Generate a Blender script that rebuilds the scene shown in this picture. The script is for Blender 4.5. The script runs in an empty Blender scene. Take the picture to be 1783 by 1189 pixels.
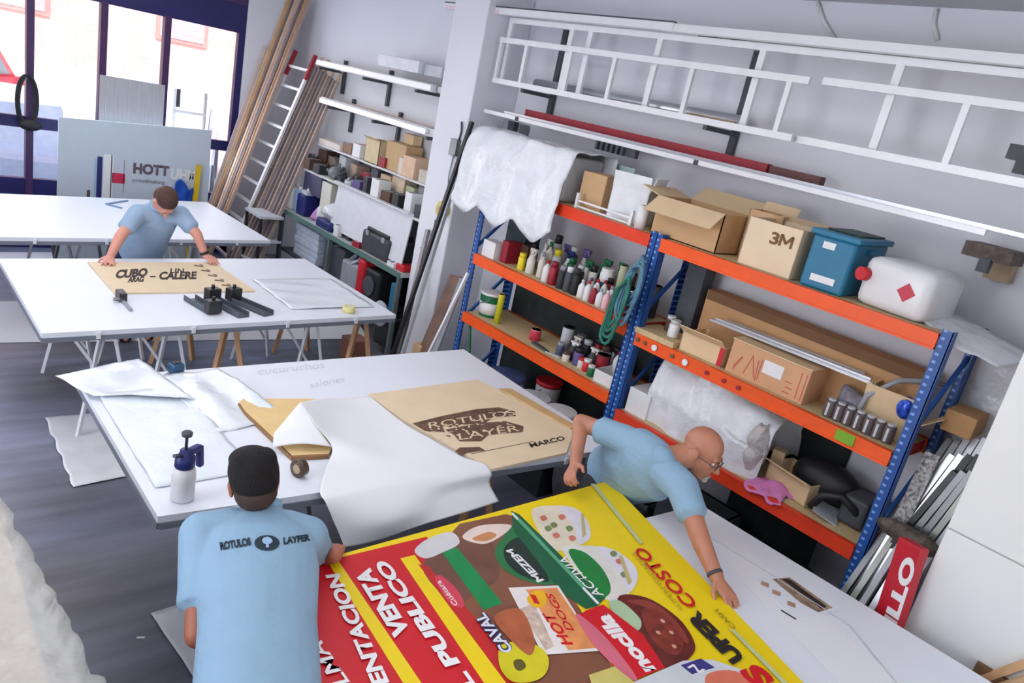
import bpy, bmesh, math, random
from mathutils import Vector, Matrix, Euler, noise
from mathutils.bvhtree import BVHTree
random.seed(7)
SC = bpy.context.scene
COL = SC.collection

# ------------------------------------------------------------------ camera
EYE = Vector((0, 0, 2.65)); FPX = 1312.96
ROT = Euler((1.25896471, -0.20303009, -0.70255125), 'XYZ')
cd = bpy.data.cameras.new('camera'); cam = bpy.data.objects.new('camera', cd); COL.objects.link(cam)
cam.location = EYE; cam.rotation_euler = ROT
cd.sensor_width = 36; cd.lens = FPX / 1783 * 36; cd.clip_start = .02; cd.clip_end = 200
SC.camera = cam

# ------------------------------------------------------------------ world, sun, area lights, exposure
w = bpy.data.worlds.new('world'); SC.world = w; w.use_nodes = True
wb = w.node_tree.nodes['Background']; sky = w.node_tree.nodes.new('ShaderNodeTexSky')
sky.sky_type = 'NISHITA'; sky.sun_disc = False; sky.sun_elevation = math.radians(55); sky.sun_rotation = math.radians(200)
w.node_tree.links.new(sky.outputs[0], wb.inputs[0]); wb.inputs[1].default_value = .35
sl = bpy.data.lights.new('sun', 'SUN'); sl.energy = 3.0; sl.angle = .01; sl.color = (1, .95, .88)
so = bpy.data.objects.new('sun', sl); COL.objects.link(so); so.rotation_euler = Vector((.35, .72, -.75)).to_track_quat('-Z', 'Y').to_euler()
XL_ = -3.2; YB_ = -3.0
def area(x, y, z, sx, sy, e, col=(1, .98, .97), rot=(0, 0, 0)):
    l = bpy.data.lights.new('area_light', 'AREA'); l.shape = 'RECTANGLE'; l.size = sx; l.size_y = sy; l.energy = e; l.color = col
    o = bpy.data.objects.new('area_light', l); COL.objects.link(o); o.location = (x, y, z); o.rotation_euler = rot
for lx, ly, e in ((.8, .6, 20), (1.5, 3.4, 24), (1.0, 5.8, 26), (1.9, 8.0, 20), (-1.4, 3.0, 12)):
    area(lx, ly, 3.5, 2.2, 1.6, e)
area(2.0, 9.3, 1.9, 3.4, 1.7, 34, (.86, .93, 1), (math.radians(-90), 0, 0))   # daylight through the shop window
area(.6, YB_ + .25, 2.0, 6.0, 2.4, 55, (1, .99, .98), (math.radians(90), 0, 0))   # unseen fill light added behind the viewer
area(XL_ + .25, 3.0, 2.0, 2.6, 8.5, 430, (1, .99, .98), (math.radians(90), 0, math.radians(90)))   # unseen fill added along the left wall to brighten the right wall
SC.view_settings.view_transform = 'Standard'; SC.view_settings.look = 'None'
SC.view_settings.exposure = .2; SC.view_settings.gamma = 1; SC.view_settings.use_curve_mapping = False

# ------------------------------------------------------------------ helpers
ROTM = ROT.to_matrix()
def at(px, py, X=None, Y=None, Z=None):
    d = ROTM @ Vector(((px - 891.5) / FPX, -(py - 594.5) / FPX, -1))
    t = X / d.x if X is not None else (Y / d.y if Y is not None else (Z - EYE.z) / d.z)
    return EYE + d * t
def lin(c): 
    c /= 255; return c / 12.92 if c <= .04045 else ((c + .055) / 1.055) ** 2.4
def rgb(c): return tuple(lin(v) for v in c) + (1,)
MATS = {}
def mat(c, rough=.6, metal=0, var=.08, scale=9, bump=0, bscale=40, trans=0, alpha=1, emit=0, coat=0, stretch=None):
    k = (c, rough, metal, var, scale, bump, bscale, trans, alpha, emit, coat, stretch)
    if k in MATS: return MATS[k]
    m = bpy.data.materials.new('surface'); m.use_nodes = True; N = m.node_tree.nodes; L = m.node_tree.links
    b = N['Principled BSDF']; b.inputs['Roughness'].default_value = rough; b.inputs['Metallic'].default_value = metal
    tc = N.new('ShaderNodeTexCoord'); nz = N.new('ShaderNodeTexNoise'); nz.inputs['Scale'].default_value = scale; nz.inputs['Detail'].default_value = 4
    src = tc.outputs['Object']
    if stretch:
        mp = N.new('ShaderNodeMapping'); mp.inputs['Scale'].default_value = stretch; L.new(src, mp.inputs[0]); src = mp.outputs[0]
    L.new(src, nz.inputs['Vector'])
    cr = N.new('ShaderNodeValToRGB'); base = rgb(c)
    cr.color_ramp.elements[0].position = .3; cr.color_ramp.elements[1].position = .7
    cr.color_ramp.elements[0].color = tuple(v * (1 - var) for v in base[:3]) + (1,)
    cr.color_ramp.elements[1].color = tuple(min(1, v * (1 + var)) for v in base[:3]) + (1,)
    L.new(nz.outputs['Fac'], cr.inputs[0]); L.new(cr.outputs[0], b.inputs['Base Color'])
    if bump:
        n2 = N.new('ShaderNodeTexNoise'); n2.inputs['Scale'].default_value = bscale; n2.inputs['Detail'].default_value = 3
        L.new(src, n2.inputs['Vector']); bp = N.new('ShaderNodeBump'); bp.inputs['Strength'].default_value = bump; bp.inputs['Distance'].default_value = .02
        L.new(n2.outputs['Fac'], bp.inputs['Height']); L.new(bp.outputs[0], b.inputs['Normal'])
    if trans: b.inputs['Transmission Weight'].default_value = trans; b.inputs['IOR'].default_value = 1.3
    if alpha < 1: b.inputs['Alpha'].default_value = alpha
    if coat: b.inputs['Coat Weight'].default_value = coat; b.inputs['Coat Roughness'].default_value = .15
    if emit: b.inputs['Emission Color'].default_value = base; b.inputs['Emission Strength'].default_value = emit
    MATS[k] = m; return m

class MB:
    def __init__(s): s.b = bmesh.new()
    def box(s, c, d, r=None, bev=0, mi=0):
        M = Matrix.Translation(c)
        if r is not None: M = M @ (r.to_matrix().to_4x4() if not isinstance(r, Matrix) else r.to_4x4())
        M = M @ Matrix.Diagonal((d[0], d[1], d[2], 1))
        g = bmesh.ops.create_cube(s.b, size=1, matrix=M); vs = g['verts']
        fs = set(f for v in vs for f in v.link_faces)
        for f in fs: f.material_index = mi
        if bev:
            bmesh.ops.bevel(s.b, geom=list(set(e for v in vs for e in v.link_edges)), offset=bev, segments=2, profile=.5, affect='EDGES')
        return s
    def bx(s, a, b, bev=0, mi=0):
        a = Vector(a); b = Vector(b); return s.box((a + b) / 2, [abs(v) for v in (b - a)], None, bev, mi)
    def bar(s, p, q, w, h=None, up=(0, 0, 1), mi=0):
        p = Vector(p); q = Vector(q); h = h or w; d = q - p; L = d.length
        if L < 1e-6: return s
        z = d / L; u = Vector(up); x = u.cross(z)
        if x.length < 1e-3: x = Vector((1, 0, 0)).cross(z)
        x.normalize(); y = z.cross(x); R = Matrix((x, y, z)).transposed()
        return s.box((p + q) / 2, (w, h, L), R, 0, mi)
    def loft(s, rings, n=20, cap=True, mi=0):
        # rings: (center, U, V) with U,V semi-axis vectors
        prev = None; first = None
        for c, U, V in rings:
            c = Vector(c); U = Vector(U); V = Vector(V)
            vs = [s.b.verts.new(c + U * math.cos(2 * math.pi * i / n) + V * math.sin(2 * math.pi * i / n)) for i in range(n)]
            if prev:
                for i in range(n):
                    f = s.b.faces.new((prev[i], prev[(i + 1) % n], vs[(i + 1) % n], vs[i])); f.material_index = mi; f.smooth = True
            else: first = vs
            prev = vs
        if cap:
            f = s.b.faces.new(list(reversed(first))); f.material_index = mi
            f = s.b.faces.new(prev); f.material_index = mi
        return s
    def cap(s, p, r, q, r2, n=14, flat=1, side=None):
        p = Vector(p); q = Vector(q); d = q - p; L = d.length
        z = d / L if L > 1e-6 else Vector((0, 0, 1))
        x = Vector(side) if side is not None else (Vector((0, 0, 1)) if abs(z.z) < .9 else Vector((1, 0, 0)))
        x = (x - z * x.dot(z)).normalized(); y = z.cross(x)
        R = []
        for k in range(5): a = math.pi / 2 * (k + .25) / 5.25; R.append((p - z * r * math.cos(a), r * math.sin(a)))
        R.append((p, r)); R.append((q, r2))
        for k in range(4, -1, -1): a = math.pi / 2 * (k + .25) / 5.25; R.append((q + z * r2 * math.cos(a), r2 * math.sin(a)))
        return s.loft([(c, x * rr, y * rr * flat) for c, rr in R], n)
    def ell(s, c, rad, R=None, n=16, mi=0):
        R = R or Matrix.Identity(3); c = Vector(c); rings = []
        x, y, z = R.col[0], R.col[1], R.col[2]
        for k in range(11):
            a = math.pi * (k + .3) / 10.6
            rings.append((c - z * rad[2] * math.cos(a), x * rad[0] * math.sin(a), y * rad[1] * math.sin(a)))
        return s.loft(rings, n, True, mi)
    def cyl(s, p, q, r, r2=None, n=20, mi=0):
        p = Vector(p); q = Vector(q); z = (q - p).normalized(); r2 = r if r2 is None else r2
        x = z.cross(Vector((0, 0, 1)));
        if x.length < 1e-3: x = Vector((1, 0, 0))
        x.normalize(); y = z.cross(x)
        return s.loft([(p, x * r, y * r), (q, x * r2, y * r2)], n, True, mi)
    def lathe(s, prof, c=(0, 0, 0), ax=(0, 0, 1), n=20, mi=0):
        c = Vector(c); z = Vector(ax).normalized(); x = z.orthogonal().normalized(); y = z.cross(x)
        return s.loft([(c + z * h, x * max(r, .0004), y * max(r, .0004)) for r, h in prof], n, True, mi)
    def tube(s, pts, r, n=8, mi=0):
        pts = [Vector(p) for p in pts]; prev = None; rings = []
        x = None
        for i, p in enumerate(pts):
            t = (pts[min(i + 1, len(pts) - 1)] - pts[max(i - 1, 0)]).normalized()
            if x is None: x = t.orthogonal().normalized()
            x = (x - t * x.dot(t)).normalized(); rings.append((p, x * r, t.cross(x) * r))
        return s.loft(rings, n, True, mi)
    def poly(s, pts, th=None, nrm=None, mi=0):
        vs = [s.b.verts.new(Vector(p)) for p in pts]; f = s.b.faces.new(vs); f.material_index = mi
        if th:
            f.normal_update(); nn = Vector(nrm) if nrm is not None else f.normal
            g = bmesh.ops.extrude_face_region(s.b, geom=[f])
            for v in g['geom']:
                if isinstance(v, bmesh.types.BMVert): v.co += nn * th
                if isinstance(v, bmesh.types.BMFace): v.material_index = mi
        return s
    def grid(s, f, nu, nv, th=0, mi=0):
        V = [[s.b.verts.new(f(i / nu, j / nv)) for j in range(nv + 1)] for i in range(nu + 1)]
        for i in range(nu):
            for j in range(nv):
                q = s.b.faces.new((V[i][j], V[i + 1][j], V[i + 1][j + 1], V[i][j + 1])); q.smooth = True; q.material_index = mi
        return s
    def build(s, name, m, parent=None, smooth=False, solid=0, sub=0):
        bmesh.ops.recalc_face_normals(s.b, faces=s.b.faces)
        me = bpy.data.meshes.new(name); s.b.to_mesh(me); s.b.free()
        for mm in (m if isinstance(m, (list, tuple)) else [m]): me.materials.append(mm)
        if smooth:
            for p in me.polygons: p.use_smooth = True
        o = bpy.data.objects.new(name, me); COL.objects.link(o)
        if parent:
            o.parent = parent
        if sub: md = o.modifiers.new('sub', 'SUBSURF'); md.levels = md.render_levels = sub
        if solid: md = o.modifiers.new('solid', 'SOLIDIFY'); md.thickness = solid; md.offset = 0
        return o
def tag(o, label=None, cat=None, group=None, kind=None):
    if label: o['label'] = label
    if cat: o['category'] = cat
    if group: o['group'] = group
    if kind: o['kind'] = kind
    return o
def thing(name, label, cat, loc=(0, 0, 0), rz=0, group=None):
    o = bpy.data.objects.new(name, None); COL.objects.link(o); o.location = loc; o.rotation_euler = (0, 0, rz)
    o.empty_display_size = .05; return tag(o, label, cat, group)
def solo(name, mb, m, label, cat, group=None, kind=None, **k):
    return tag(mb.build(name, m, **k), label, cat, group, kind)
def struct(name, mb, m, parent=None, **k):
    o = mb.build(name, m, parent, **k)
    if not parent: o['kind'] = 'structure'
    return o
def lift(mb, base):      # world-built bmesh moved into the local frame of an Empty at base
    bmesh.ops.translate(mb.b, verts=mb.b.verts, vec=-Vector(base)); return mb
def dup(root, loc, rz=None, label=None, group=None, scale=None):
    r = root.copy(); COL.objects.link(r); r.location = loc
    if rz is not None: r.rotation_euler = (0, 0, rz)
    if label: r['label'] = label
    if group: r['group'] = group
    if scale: r.scale = scale
    for ch in [o for o in bpy.data.objects if o.parent == root]:
        c = ch.copy(); COL.objects.link(c); c.parent = r
        for g in [o for o in bpy.data.objects if o.parent == ch]:
            d = g.copy(); COL.objects.link(d); d.parent = c
    return r
def recolor(root, names, m):
    for o in [c for c in bpy.data.objects if c.parent == root]:
        if o.name.split('.')[0] in names: o.material_slots[0].link = 'OBJECT'; o.material_slots[0].material = m
def text_mb(s, bold=.02, font_spacing=1.0):
    cu = bpy.data.curves.new('lettering', 'FONT'); cu.body = s; cu.size = 1; cu.offset = bold; cu.resolution_u = 4; cu.space_character = font_spacing
    o = bpy.data.objects.new('lettering', cu); COL.objects.link(o)
    dg = bpy.context.evaluated_depsgraph_get(); dg.update()
    me = bpy.data.meshes.new_from_object(o.evaluated_get(dg)); mb = MB(); mb.b.from_mesh(me)
    bpy.data.objects.remove(o); bpy.data.curves.remove(cu); bpy.data.meshes.remove(me)
    xs = [v.co.x for v in mb.b.verts]; x0, x1 = min(xs), max(xs)
    for v in mb.b.verts: v.co.x = (v.co.x - x0) / (x1 - x0); v.co.y /= .73; v.co.z = 0
    return mb
def letters(s, p0, p1, top, bold=.02, off=0, curve=None):
    """lettering running from p0 to p1, capitals reaching up to 'top' above p0"""
    p0 = Vector(p0); p1 = Vector(p1); up = Vector(top) - p0; n = (p1 - p0).cross(up).normalized()
    mb = text_mb(s, bold)
    for v in mb.b.verts: v.co = p0 + (p1 - p0) * v.co.x + up * v.co.y + n * off
    return mb
def bake(o):             # modifiers become plain mesh
    dg = bpy.context.evaluated_depsgraph_get(); dg.update()
    me = bpy.data.meshes.new_from_object(o.evaluated_get(dg)); old = o.data; o.modifiers.clear(); o.data = me; me.name = o.name
    return o

# ------------------------------------------------------------------ palette
WALL = mat((226, 228, 236), .85, var=.02, scale=1.2, bump=.05, bscale=60)
WHITE = mat((228, 234, 244), .45, var=.012, scale=3)
PANELEDGE = mat((120, 128, 140), .5)
PAPER = mat((232, 235, 240), .6, var=.012, scale=4, bump=.06, bscale=7)
FILM = mat((228, 236, 244), .22, var=.02, scale=5, bump=.35, bscale=9)
PLASTIC = mat((222, 226, 232), .25, var=.05, scale=7, bump=.7, bscale=14)
NAVY = mat((30, 30, 92), .4, var=.1)
ORANGE = mat((238, 88, 20), .45, var=.06)
REDOR = mat((222, 62, 28), .45, var=.08)
BLUEP = mat((28, 78, 150), .4, var=.1)
CARD = mat((204, 168, 126), .8, var=.06, scale=6)
CARDL = mat((222, 196, 156), .8, var=.05, scale=6)
CARDD = mat((120, 88, 60), .85, var=.1)
KRAFT = mat((228, 208, 176), .7, var=.04, scale=5)
CHIP = mat((200, 178, 136), .8, var=.12, scale=60)
WOOD = mat((206, 164, 122), .7, var=.14, scale=7, stretch=(3, 3, .6))
WOODP = mat((224, 196, 166), .7, var=.12, scale=7)
WOODG = mat((128, 118, 120), .75, var=.14, scale=7)
ALU = mat((205, 208, 214), .32, .75, var=.05)
ALUW = mat((236, 238, 242), .4, .15, var=.03)
STEEL = mat((120, 122, 124), .35, .8, var=.12)
STEELD = mat((58, 60, 62), .4, .5, var=.2)
BLACK = mat((26, 28, 32), .5, var=.2)
DARK = mat((44, 48, 54), .6, var=.25)
CHAR = mat((70, 74, 82), .6, var=.15)
GREY = mat((150, 154, 162), .6, var=.1)
GREYL = mat((196, 200, 206), .6, var=.06)
RED = mat((200, 28, 44), .45, var=.08)
REDM = mat((150, 30, 48), .5, var=.1)
GREEN = mat((20, 110, 70), .5, var=.1)
GREEND = mat((20, 62, 52), .55, var=.15)
TEAL = mat((18, 112, 148), .45, var=.05)
YEL = mat((228, 208, 40), .5, var=.06)
BLUE = mat((34, 70, 168), .45, var=.1)
BLUED = mat((24, 36, 104), .45, var=.1)
SKYB = mat((150, 186, 220), .5, var=.06)
PINK = mat((214, 130, 190), .8, var=.15)
PURP = mat((96, 84, 140), .6, var=.15)
BROWN = mat((92, 66, 54), .7, var=.2)
TAN = mat((180, 160, 130), .7, var=.12)
WPL = mat((226, 228, 230), .4, var=.03)
OFFW = mat((214, 212, 200), .6, var=.06)
GLASSM = bpy.data.materials.new('pane_glass'); GLASSM.use_nodes = True
_n = GLASSM.node_tree.nodes; _l = GLASSM.node_tree.links; _n.remove(_n['Principled BSDF'])
_t = _n.new('ShaderNodeBsdfTransparent'); _g = _n.new('ShaderNodeBsdfGlossy'); _g.inputs['Roughness'].default_value = .02
_m = _n.new('ShaderNodeMixShader'); _m.inputs[0].default_value = .06
_l.new(_t.outputs[0], _m.inputs[1]); _l.new(_g.outputs[0], _m.inputs[2]); _l.new(_m.outputs[0], _n['Material Output'].inputs[0])

# ------------------------------------------------------------------ the room
XR = 4.5; YF = 9.6; XL = -3.2; YB = -3.0; ZC = 3.57
def floor_mat():
    m = mat((140, 150, 170), .38, var=.1, scale=.9, bump=.03, bscale=25).copy(); N = m.node_tree.nodes; L = m.node_tree.links
    b = N['Principled BSDF']; old = b.inputs['Base Color'].links[0].from_socket
    tc = N.new('ShaderNodeTexCoord'); mp = N.new('ShaderNodeMapping'); mp.inputs['Scale'].default_value = (.8, 5, 1); L.new(tc.outputs['Object'], mp.inputs[0])
    nz = N.new('ShaderNodeTexNoise'); nz.inputs['Scale'].default_value = 1.5; nz.inputs['Detail'].default_value = 8; L.new(mp.outputs[0], nz.inputs[0])
    cr = N.new('ShaderNodeValToRGB'); cr.color_ramp.elements[0].color = (.55, .53, .52, 1); cr.color_ramp.elements[1].color = (1.1, 1.1, 1.1, 1)
    cr.color_ramp.elements[0].position = .3; cr.color_ramp.elements[1].position = .65; L.new(nz.outputs['Fac'], cr.inputs[0])
    mx = N.new('ShaderNodeMix'); mx.data_type = 'RGBA'; mx.blend_type = 'MULTIPLY'; mx.inputs['Factor'].default_value = .8
    L.new(old, mx.inputs[6]); L.new(cr.outputs[0], mx.inputs[7])
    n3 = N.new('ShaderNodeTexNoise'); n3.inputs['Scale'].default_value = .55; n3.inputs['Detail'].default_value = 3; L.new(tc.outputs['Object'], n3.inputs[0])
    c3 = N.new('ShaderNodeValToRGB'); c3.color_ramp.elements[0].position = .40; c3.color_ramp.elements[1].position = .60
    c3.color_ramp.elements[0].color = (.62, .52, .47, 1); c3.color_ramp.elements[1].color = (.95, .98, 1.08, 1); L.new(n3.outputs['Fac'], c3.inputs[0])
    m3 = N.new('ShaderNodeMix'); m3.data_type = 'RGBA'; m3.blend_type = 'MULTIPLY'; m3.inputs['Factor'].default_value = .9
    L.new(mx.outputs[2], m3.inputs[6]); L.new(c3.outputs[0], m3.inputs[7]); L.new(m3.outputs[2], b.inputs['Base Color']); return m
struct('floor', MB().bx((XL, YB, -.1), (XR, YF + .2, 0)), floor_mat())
struct('ceiling', MB().bx((XL - .2, YB - .2, ZC), (XR + .2, YF + .2, ZC + .1)), mat((196, 198, 206), .9, var=.03))
struct('wall_right', MB().bx((XR, YB - .2, 0), (XR + .2, YF + .2, ZC)), WALL)
struct('wall_left', MB().bx((XL - .2, YB - .2, 0), (XL, YF + .2, ZC)), WALL)
struct('wall_back', MB().bx((XL, YB - .2, 0), (XR, YB, ZC)), WALL)
fw = MB(); fw.bx((3.82, YF, 0), (XR, YF + .2, ZC)); fw.bx((XL, YF, 0), (-1.2, YF + .2, ZC)); fw.bx((-1.2, YF, 3.12), (3.82, YF + .2, ZC))
struct('wall_front', fw, WALL)
# projecting pillar on the right wall
PX = 4.02; PY0 = 5.25; PY1 = 5.72
struct('wall_pillar', MB().bx((PX, PY0, 0), (XR, PY1, ZC), bev=.01), WALL)
# shop window: dark blue frame and panes
fr = thing('window_1', None, None); fr['kind'] = 'structure'
y0, y1 = YF + .02, YF + .1
f = MB(); f.bx((-1.2, y0, 2.72), (3.82, y1 + .04, 3.12)); f.bx((-1.2, y0, .55), (3.82, y1, .77)); f.bx((-1.2, y0, 0), (3.82, y1, .1))
f.bx((3.74, y0, 0), (3.82, y1, 2.75))
f.bx((-1.2, y0, 1.31), (3.75, y1 - .01, 1.43))
f.build('frame', NAVY, fr)
MUL = mat((64, 40, 84), .4, var=.12)
for mx_ in (-.35, .35, .98, 1.60, 2.28, 2.93): MB().bx((mx_ - .035, y0 - .02, .1), (mx_ + .035, y1, 2.74)).build('mullion', MUL, fr)
MB().bx((-1.2, y0 - .02, 3.04), (3.8, y0, 3.12)).build('shutter_box', MUL, fr)
MB().bx((-1.18, y0 + .03, .77), (3.74, y0 + .036, 2.72)).build('pane', GLASSM, fr)
MB().bx((-1.18, y0 + .03, .1), (3.74, y0 + .036, .55)).build('pane', GLASSM, fr)

# ------------------------------------------------------------------ work tables: white sheets on trestles
def table(c, label, z=.85):
    t = thing('work_table', label, 'table', (c[0][0], c[0][1], 0)); base = (c[0][0], c[0][1], 0)
    m = MB(); m.poly([(p[0], p[1], z - .03) for p in c], .03, (0, 0, 1)); lift(m, base).build('tabletop', WHITE, t)
    m = MB()
    for a, b in ((0, 1), (1, 2), (2, 3), (3, 0)):
        p = Vector((*c[a], z - .045)); q = Vector((*c[b], z - .045)); cc = Vector((sum(v[0] for v in c) / 4, sum(v[1] for v in c) / 4, z - .045))
        p += (cc - p) * .006; q += (cc - q) * .006
        m.bar(p, q, .02, .03)
    lift(m, base).build('edge_frame', PANELEDGE, t)
    for i in range(len(c)):
        p = Vector((*c[i], 0)); q = Vector((*c[(i + 1) % len(c)], 0)); 
        if i in (0,):
            for k in (.12, .35, .62, .85):
                s = p.lerp(q, k); m = MB(); m.bx((s.x - .012, s.y - .012, z - .05), (s.x + .012, s.y + .004, z - .012)); lift(m, base).build('clip', WPL, t)
    return t
TBL2 = [(.85, 4.69), (3.31, 4.80), (3.28, 6.39), (.85, 6.21)]
TBL1 = [(.90, 6.80), (3.22, 7.02), (3.17, 8.66), (.92, 8.36)]
TBL3 = [(.88, 2.65), (3.36, 2.44), (3.42, 4.03), (.89, 4.03)]
TBL4 = [(1.32, -.5), (3.40, -.45), (3.34, 1.80), (1.36, 1.93)]
table(TBL1, 'white panel work table nearest the shop window, behind the man leaning on his hands')
table(TBL2, 'white panel work table under the stencilled kraft board and the three grey brackets')
table(TBL3, 'white panel work table scattered with film, kraft boards and the spray bottle')
table(TBL4, 'white panel work table carrying the large yellow and red poster')
def trestle(kind, x, y0, y1, label, z=.80):
    m_leg = {'wood': WOOD, 'white': ALUW, 'steel': STEEL}[kind]
    t = thing('trestle', label, 'trestle', (x, (y0 + y1) / 2, 0)); L = (y1 - y0) / 2; w_ = .035 if kind == 'wood' else .022
    MB().bx((-.035, -L, z - .07), (.035, L, z)).build('top_beam', m_leg, t)
    for sy in (-1, 1):
        for sx in (-1, 1):
            MB().bar((sx * .03, sy * (L - .08), z - .05), (sx * .17, sy * (L - .02), 0), w_, w_).build('leg', m_leg, t)
        MB().bar((-.12, sy * (L - .04), .3), (.12, sy * (L - .04), .3), w_ * .8, w_ * .8).build('crossbar', m_leg, t)
        if kind == 'white': MB().bar((-.26, sy * (L - .1), z - .02), (.12, sy * (L - .02), .18), .018, .018).build('brace', m_leg, t)
    return t
trestle('white', 1.28, 4.95, 6.1, 'white folding trestle at the left end of the stencil table')
trestle('white', 1.68, 4.95, 6.22, 'white folding trestle second from the left under the stencil table')
trestle('wood', 2.06, 4.9, 6.15, 'wooden trestle near the left under the stencil table')
trestle('white', 2.72, 4.95, 6.12, 'white folding trestle right of the middle under the stencil table')
trestle('wood', 3.15, 4.95, 6.2, 'wooden trestle at the right end of the stencil table')
trestle('steel', 1.45, 7.1, 8.1, 'grey trestle left under the table by the window')
trestle('steel', 1.85, 7.1, 8.1, 'grey trestle right of another one under the left of the table by the window')
trestle('white', 2.55, 7.1, 8.2, 'pale trestle under the table by the window, seen right of the leaning man')
trestle('wood', 2.62, 2.65, 3.8, 'wooden trestle under the kraft board end of the film table')
trestle('steel', 1.72, 3.1, 3.8, 'dark trestle under the middle of the film table')
trestle('steel', 2.2, -.2, 1.6, 'grey trestle under the left of the poster table')
trestle('steel', 3.0, -.2, 1.5, 'grey trestle under the right of the poster table')

# ------------------------------------------------------------------ orange and blue shelving rack
RX = 3.78; RB = 4.24
def post_mat():
    m = BLUEP.copy(); N = m.node_tree.nodes; L = m.node_tree.links; b = N['Principled BSDF']; old = b.inputs['Base Color'].links[0].from_socket
    tc = N.new('ShaderNodeTexCoord'); sp = N.new('ShaderNodeSeparateXYZ'); L.new(tc.outputs['Object'], sp.inputs[0])
    def mth(op, a, v=None, b2=None):
        n = N.new('ShaderNodeMath'); n.operation = op; L.new(a, n.inputs[0])
        if v is not None: n.inputs[1].default_value = v
        if b2 is not None: L.new(b2, n.inputs[1])
        return n.outputs[0]
    fz = mth('ABSOLUTE', mth('SUBTRACT', mth('FRACT', mth('MULTIPLY', sp.outputs[2], 26)), .5))
    fy = mth('ABSOLUTE', mth('MULTIPLY', mth('SUBTRACT', sp.outputs[1], .012), 24))
    hole = mth('MULTIPLY', mth('LESS_THAN', fz, .17), None, mth('LESS_THAN', fy, .2))
    mx = N.new('ShaderNodeMix'); mx.data_type = 'RGBA'; L.new(hole, mx.inputs[0]); L.new(old, mx.inputs[6]); mx.inputs[7].default_value = rgb((120, 162, 226))
    L.new(mx.outputs[2], b.inputs['Base Color']); return m
POST = post_mat()
rack = thing('shelving_rack', 'orange and blue boltless shelving rack of two bays along the right wall', 'shelving', (RX, 2.87, 0))
B0 = (RX, 2.87, 0)
def post(x, y, top, sgn=1):
    m = MB(); m.bx((-.0, -.028, 0), (.006, .028, top)); m.bx((0, .022 * sgn - .003, 0), (.055 * (1 if x < 4 else -1), .022 * sgn + .003, top))
    o = m.build('upright', POST, rack); o.location = (x - B0[0], y - B0[1], 0); return o
for y, s in ((4.56, 1), (2.88, 1), (2.83, -1), (1.12, -1)):
    post(RX, y, 2.06, s); post(RB, y, 2.06, s)
def beam(y0, y1, z, c):
    for x in (RX, RB):
        m = MB(); m.bx((x - .012, y0, z - .075), (x + .016, y1, z)); m.bx((x - .016, y0, z - .012), (x + .02, y1, z + .002)); m.bx((x - .016, y0, z - .077), (x + .02, y1, z - .066))
        lift(m, B0).build('beam', c, rack)
    for y in (y0 + .02, y1 - .02):
        m = MB(); m.bx((RX + .02, y - .012, z - .07), (RB - .01, y + .012, z - .002)); lift(m, B0).build('side_beam', REDOR, rack)
    m = MB(); m.bx((RX + .016, y0 + .01, z - .018), (RB - .004, y1 - .01, z + .002)); lift(m, B0).build('shelf_board', CHIP, rack)
for z, c in ((2.035, ORANGE), (1.42, ORANGE), (.885, REDOR)): beam(1.15, 2.81, z, c)
for z, c in ((2.035, REDOR), (1.445, ORANGE), (.96, ORANGE)): beam(2.90, 4.54, z, c)
for y in (4.56, 2.855, 1.12):
    for z0 in (.2, .9, 1.5):
        m = MB(); m.bar((RX + .02, y, z0), (RB - .02, y, z0 + .4), .02, .02); lift(m, B0).build('diagonal_brace', BLUEP, rack)
m = MB(); m.bx((RX - .019, 1.33, 1.36), (RX - .0165, 1.43, 1.418)); lift(m, B0).build('sticker', mat((120, 170, 40), .6), rack)['label'] = 'green sticker on the orange beam'
for k, (yy, cc) in enumerate(((2.78, CARDD), (2.72, CARDD), (2.64, WPL), (2.50, CARDD), (2.40, WPL), (2.24, REDM), (2.12, REDM), (2.02, REDM))):
    m = MB(); m.cyl((RX - .018, yy, 1.385), (RX - .026, yy, 1.385), .02 if cc is WPL else .013); lift(m, B0).build('plug', cc, rack)
# white backing panels behind the rack
struct('wall_panel', MB().bx((RB + .03, 1.15, 1.0), (RB + .045, 2.8, 1.98)), mat((222, 224, 232), .6, var=.03))

# ================================================================== things on the rack
def carton(name, label, x, y, z, dx, dy, dz, rz=0, m=CARD, flaps=((0, 1),), fl=.12, ang=50, group=None, inner=CARDD):
    """open cardboard box; base centre x,y,z; flaps: (side, kind) side 0=-x 1=+x 2=-y 3=+y"""
    t = thing(name, label, 'box', (x, y, z), rz, group); th = .006; a, b = dx / 2, dy / 2
    k = MB(); k.bx((-a, -b, 0), (a, b, th)); k.bx((-a, -b, 0), (-a + th, b, dz)); k.bx((a - th, -b, 0), (a, b, dz))
    k.bx((-a, -b, 0), (a, -b + th, dz)); k.bx((-a, b - th, 0), (a, b, dz)); k.build('body', m, t)
    for s, an in flaps:
        an = math.radians(an); k = MB()
        if s in (0, 1):
            sg = -1 if s == 0 else 1; d = Vector((sg * math.cos(an), 0, math.sin(an))) * fl
            k.poly([(sg * a, -b, dz), (sg * a, b, dz), Vector((sg * a, b, dz)) + d, Vector((sg * a, -b, dz)) + d])
        else:
            sg = -1 if s == 2 else 1; d = Vector((0, sg * math.cos(an), math.sin(an))) * fl
            k.poly([(-a, sg * b, dz), (a, sg * b, dz), Vector((a, sg * b, dz)) + d, Vector((-a, sg * b, dz)) + d])
        k.build('flap', CARDL if m in (CARD, KRAFT) else m, t, solid=.005)
    return t
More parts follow.
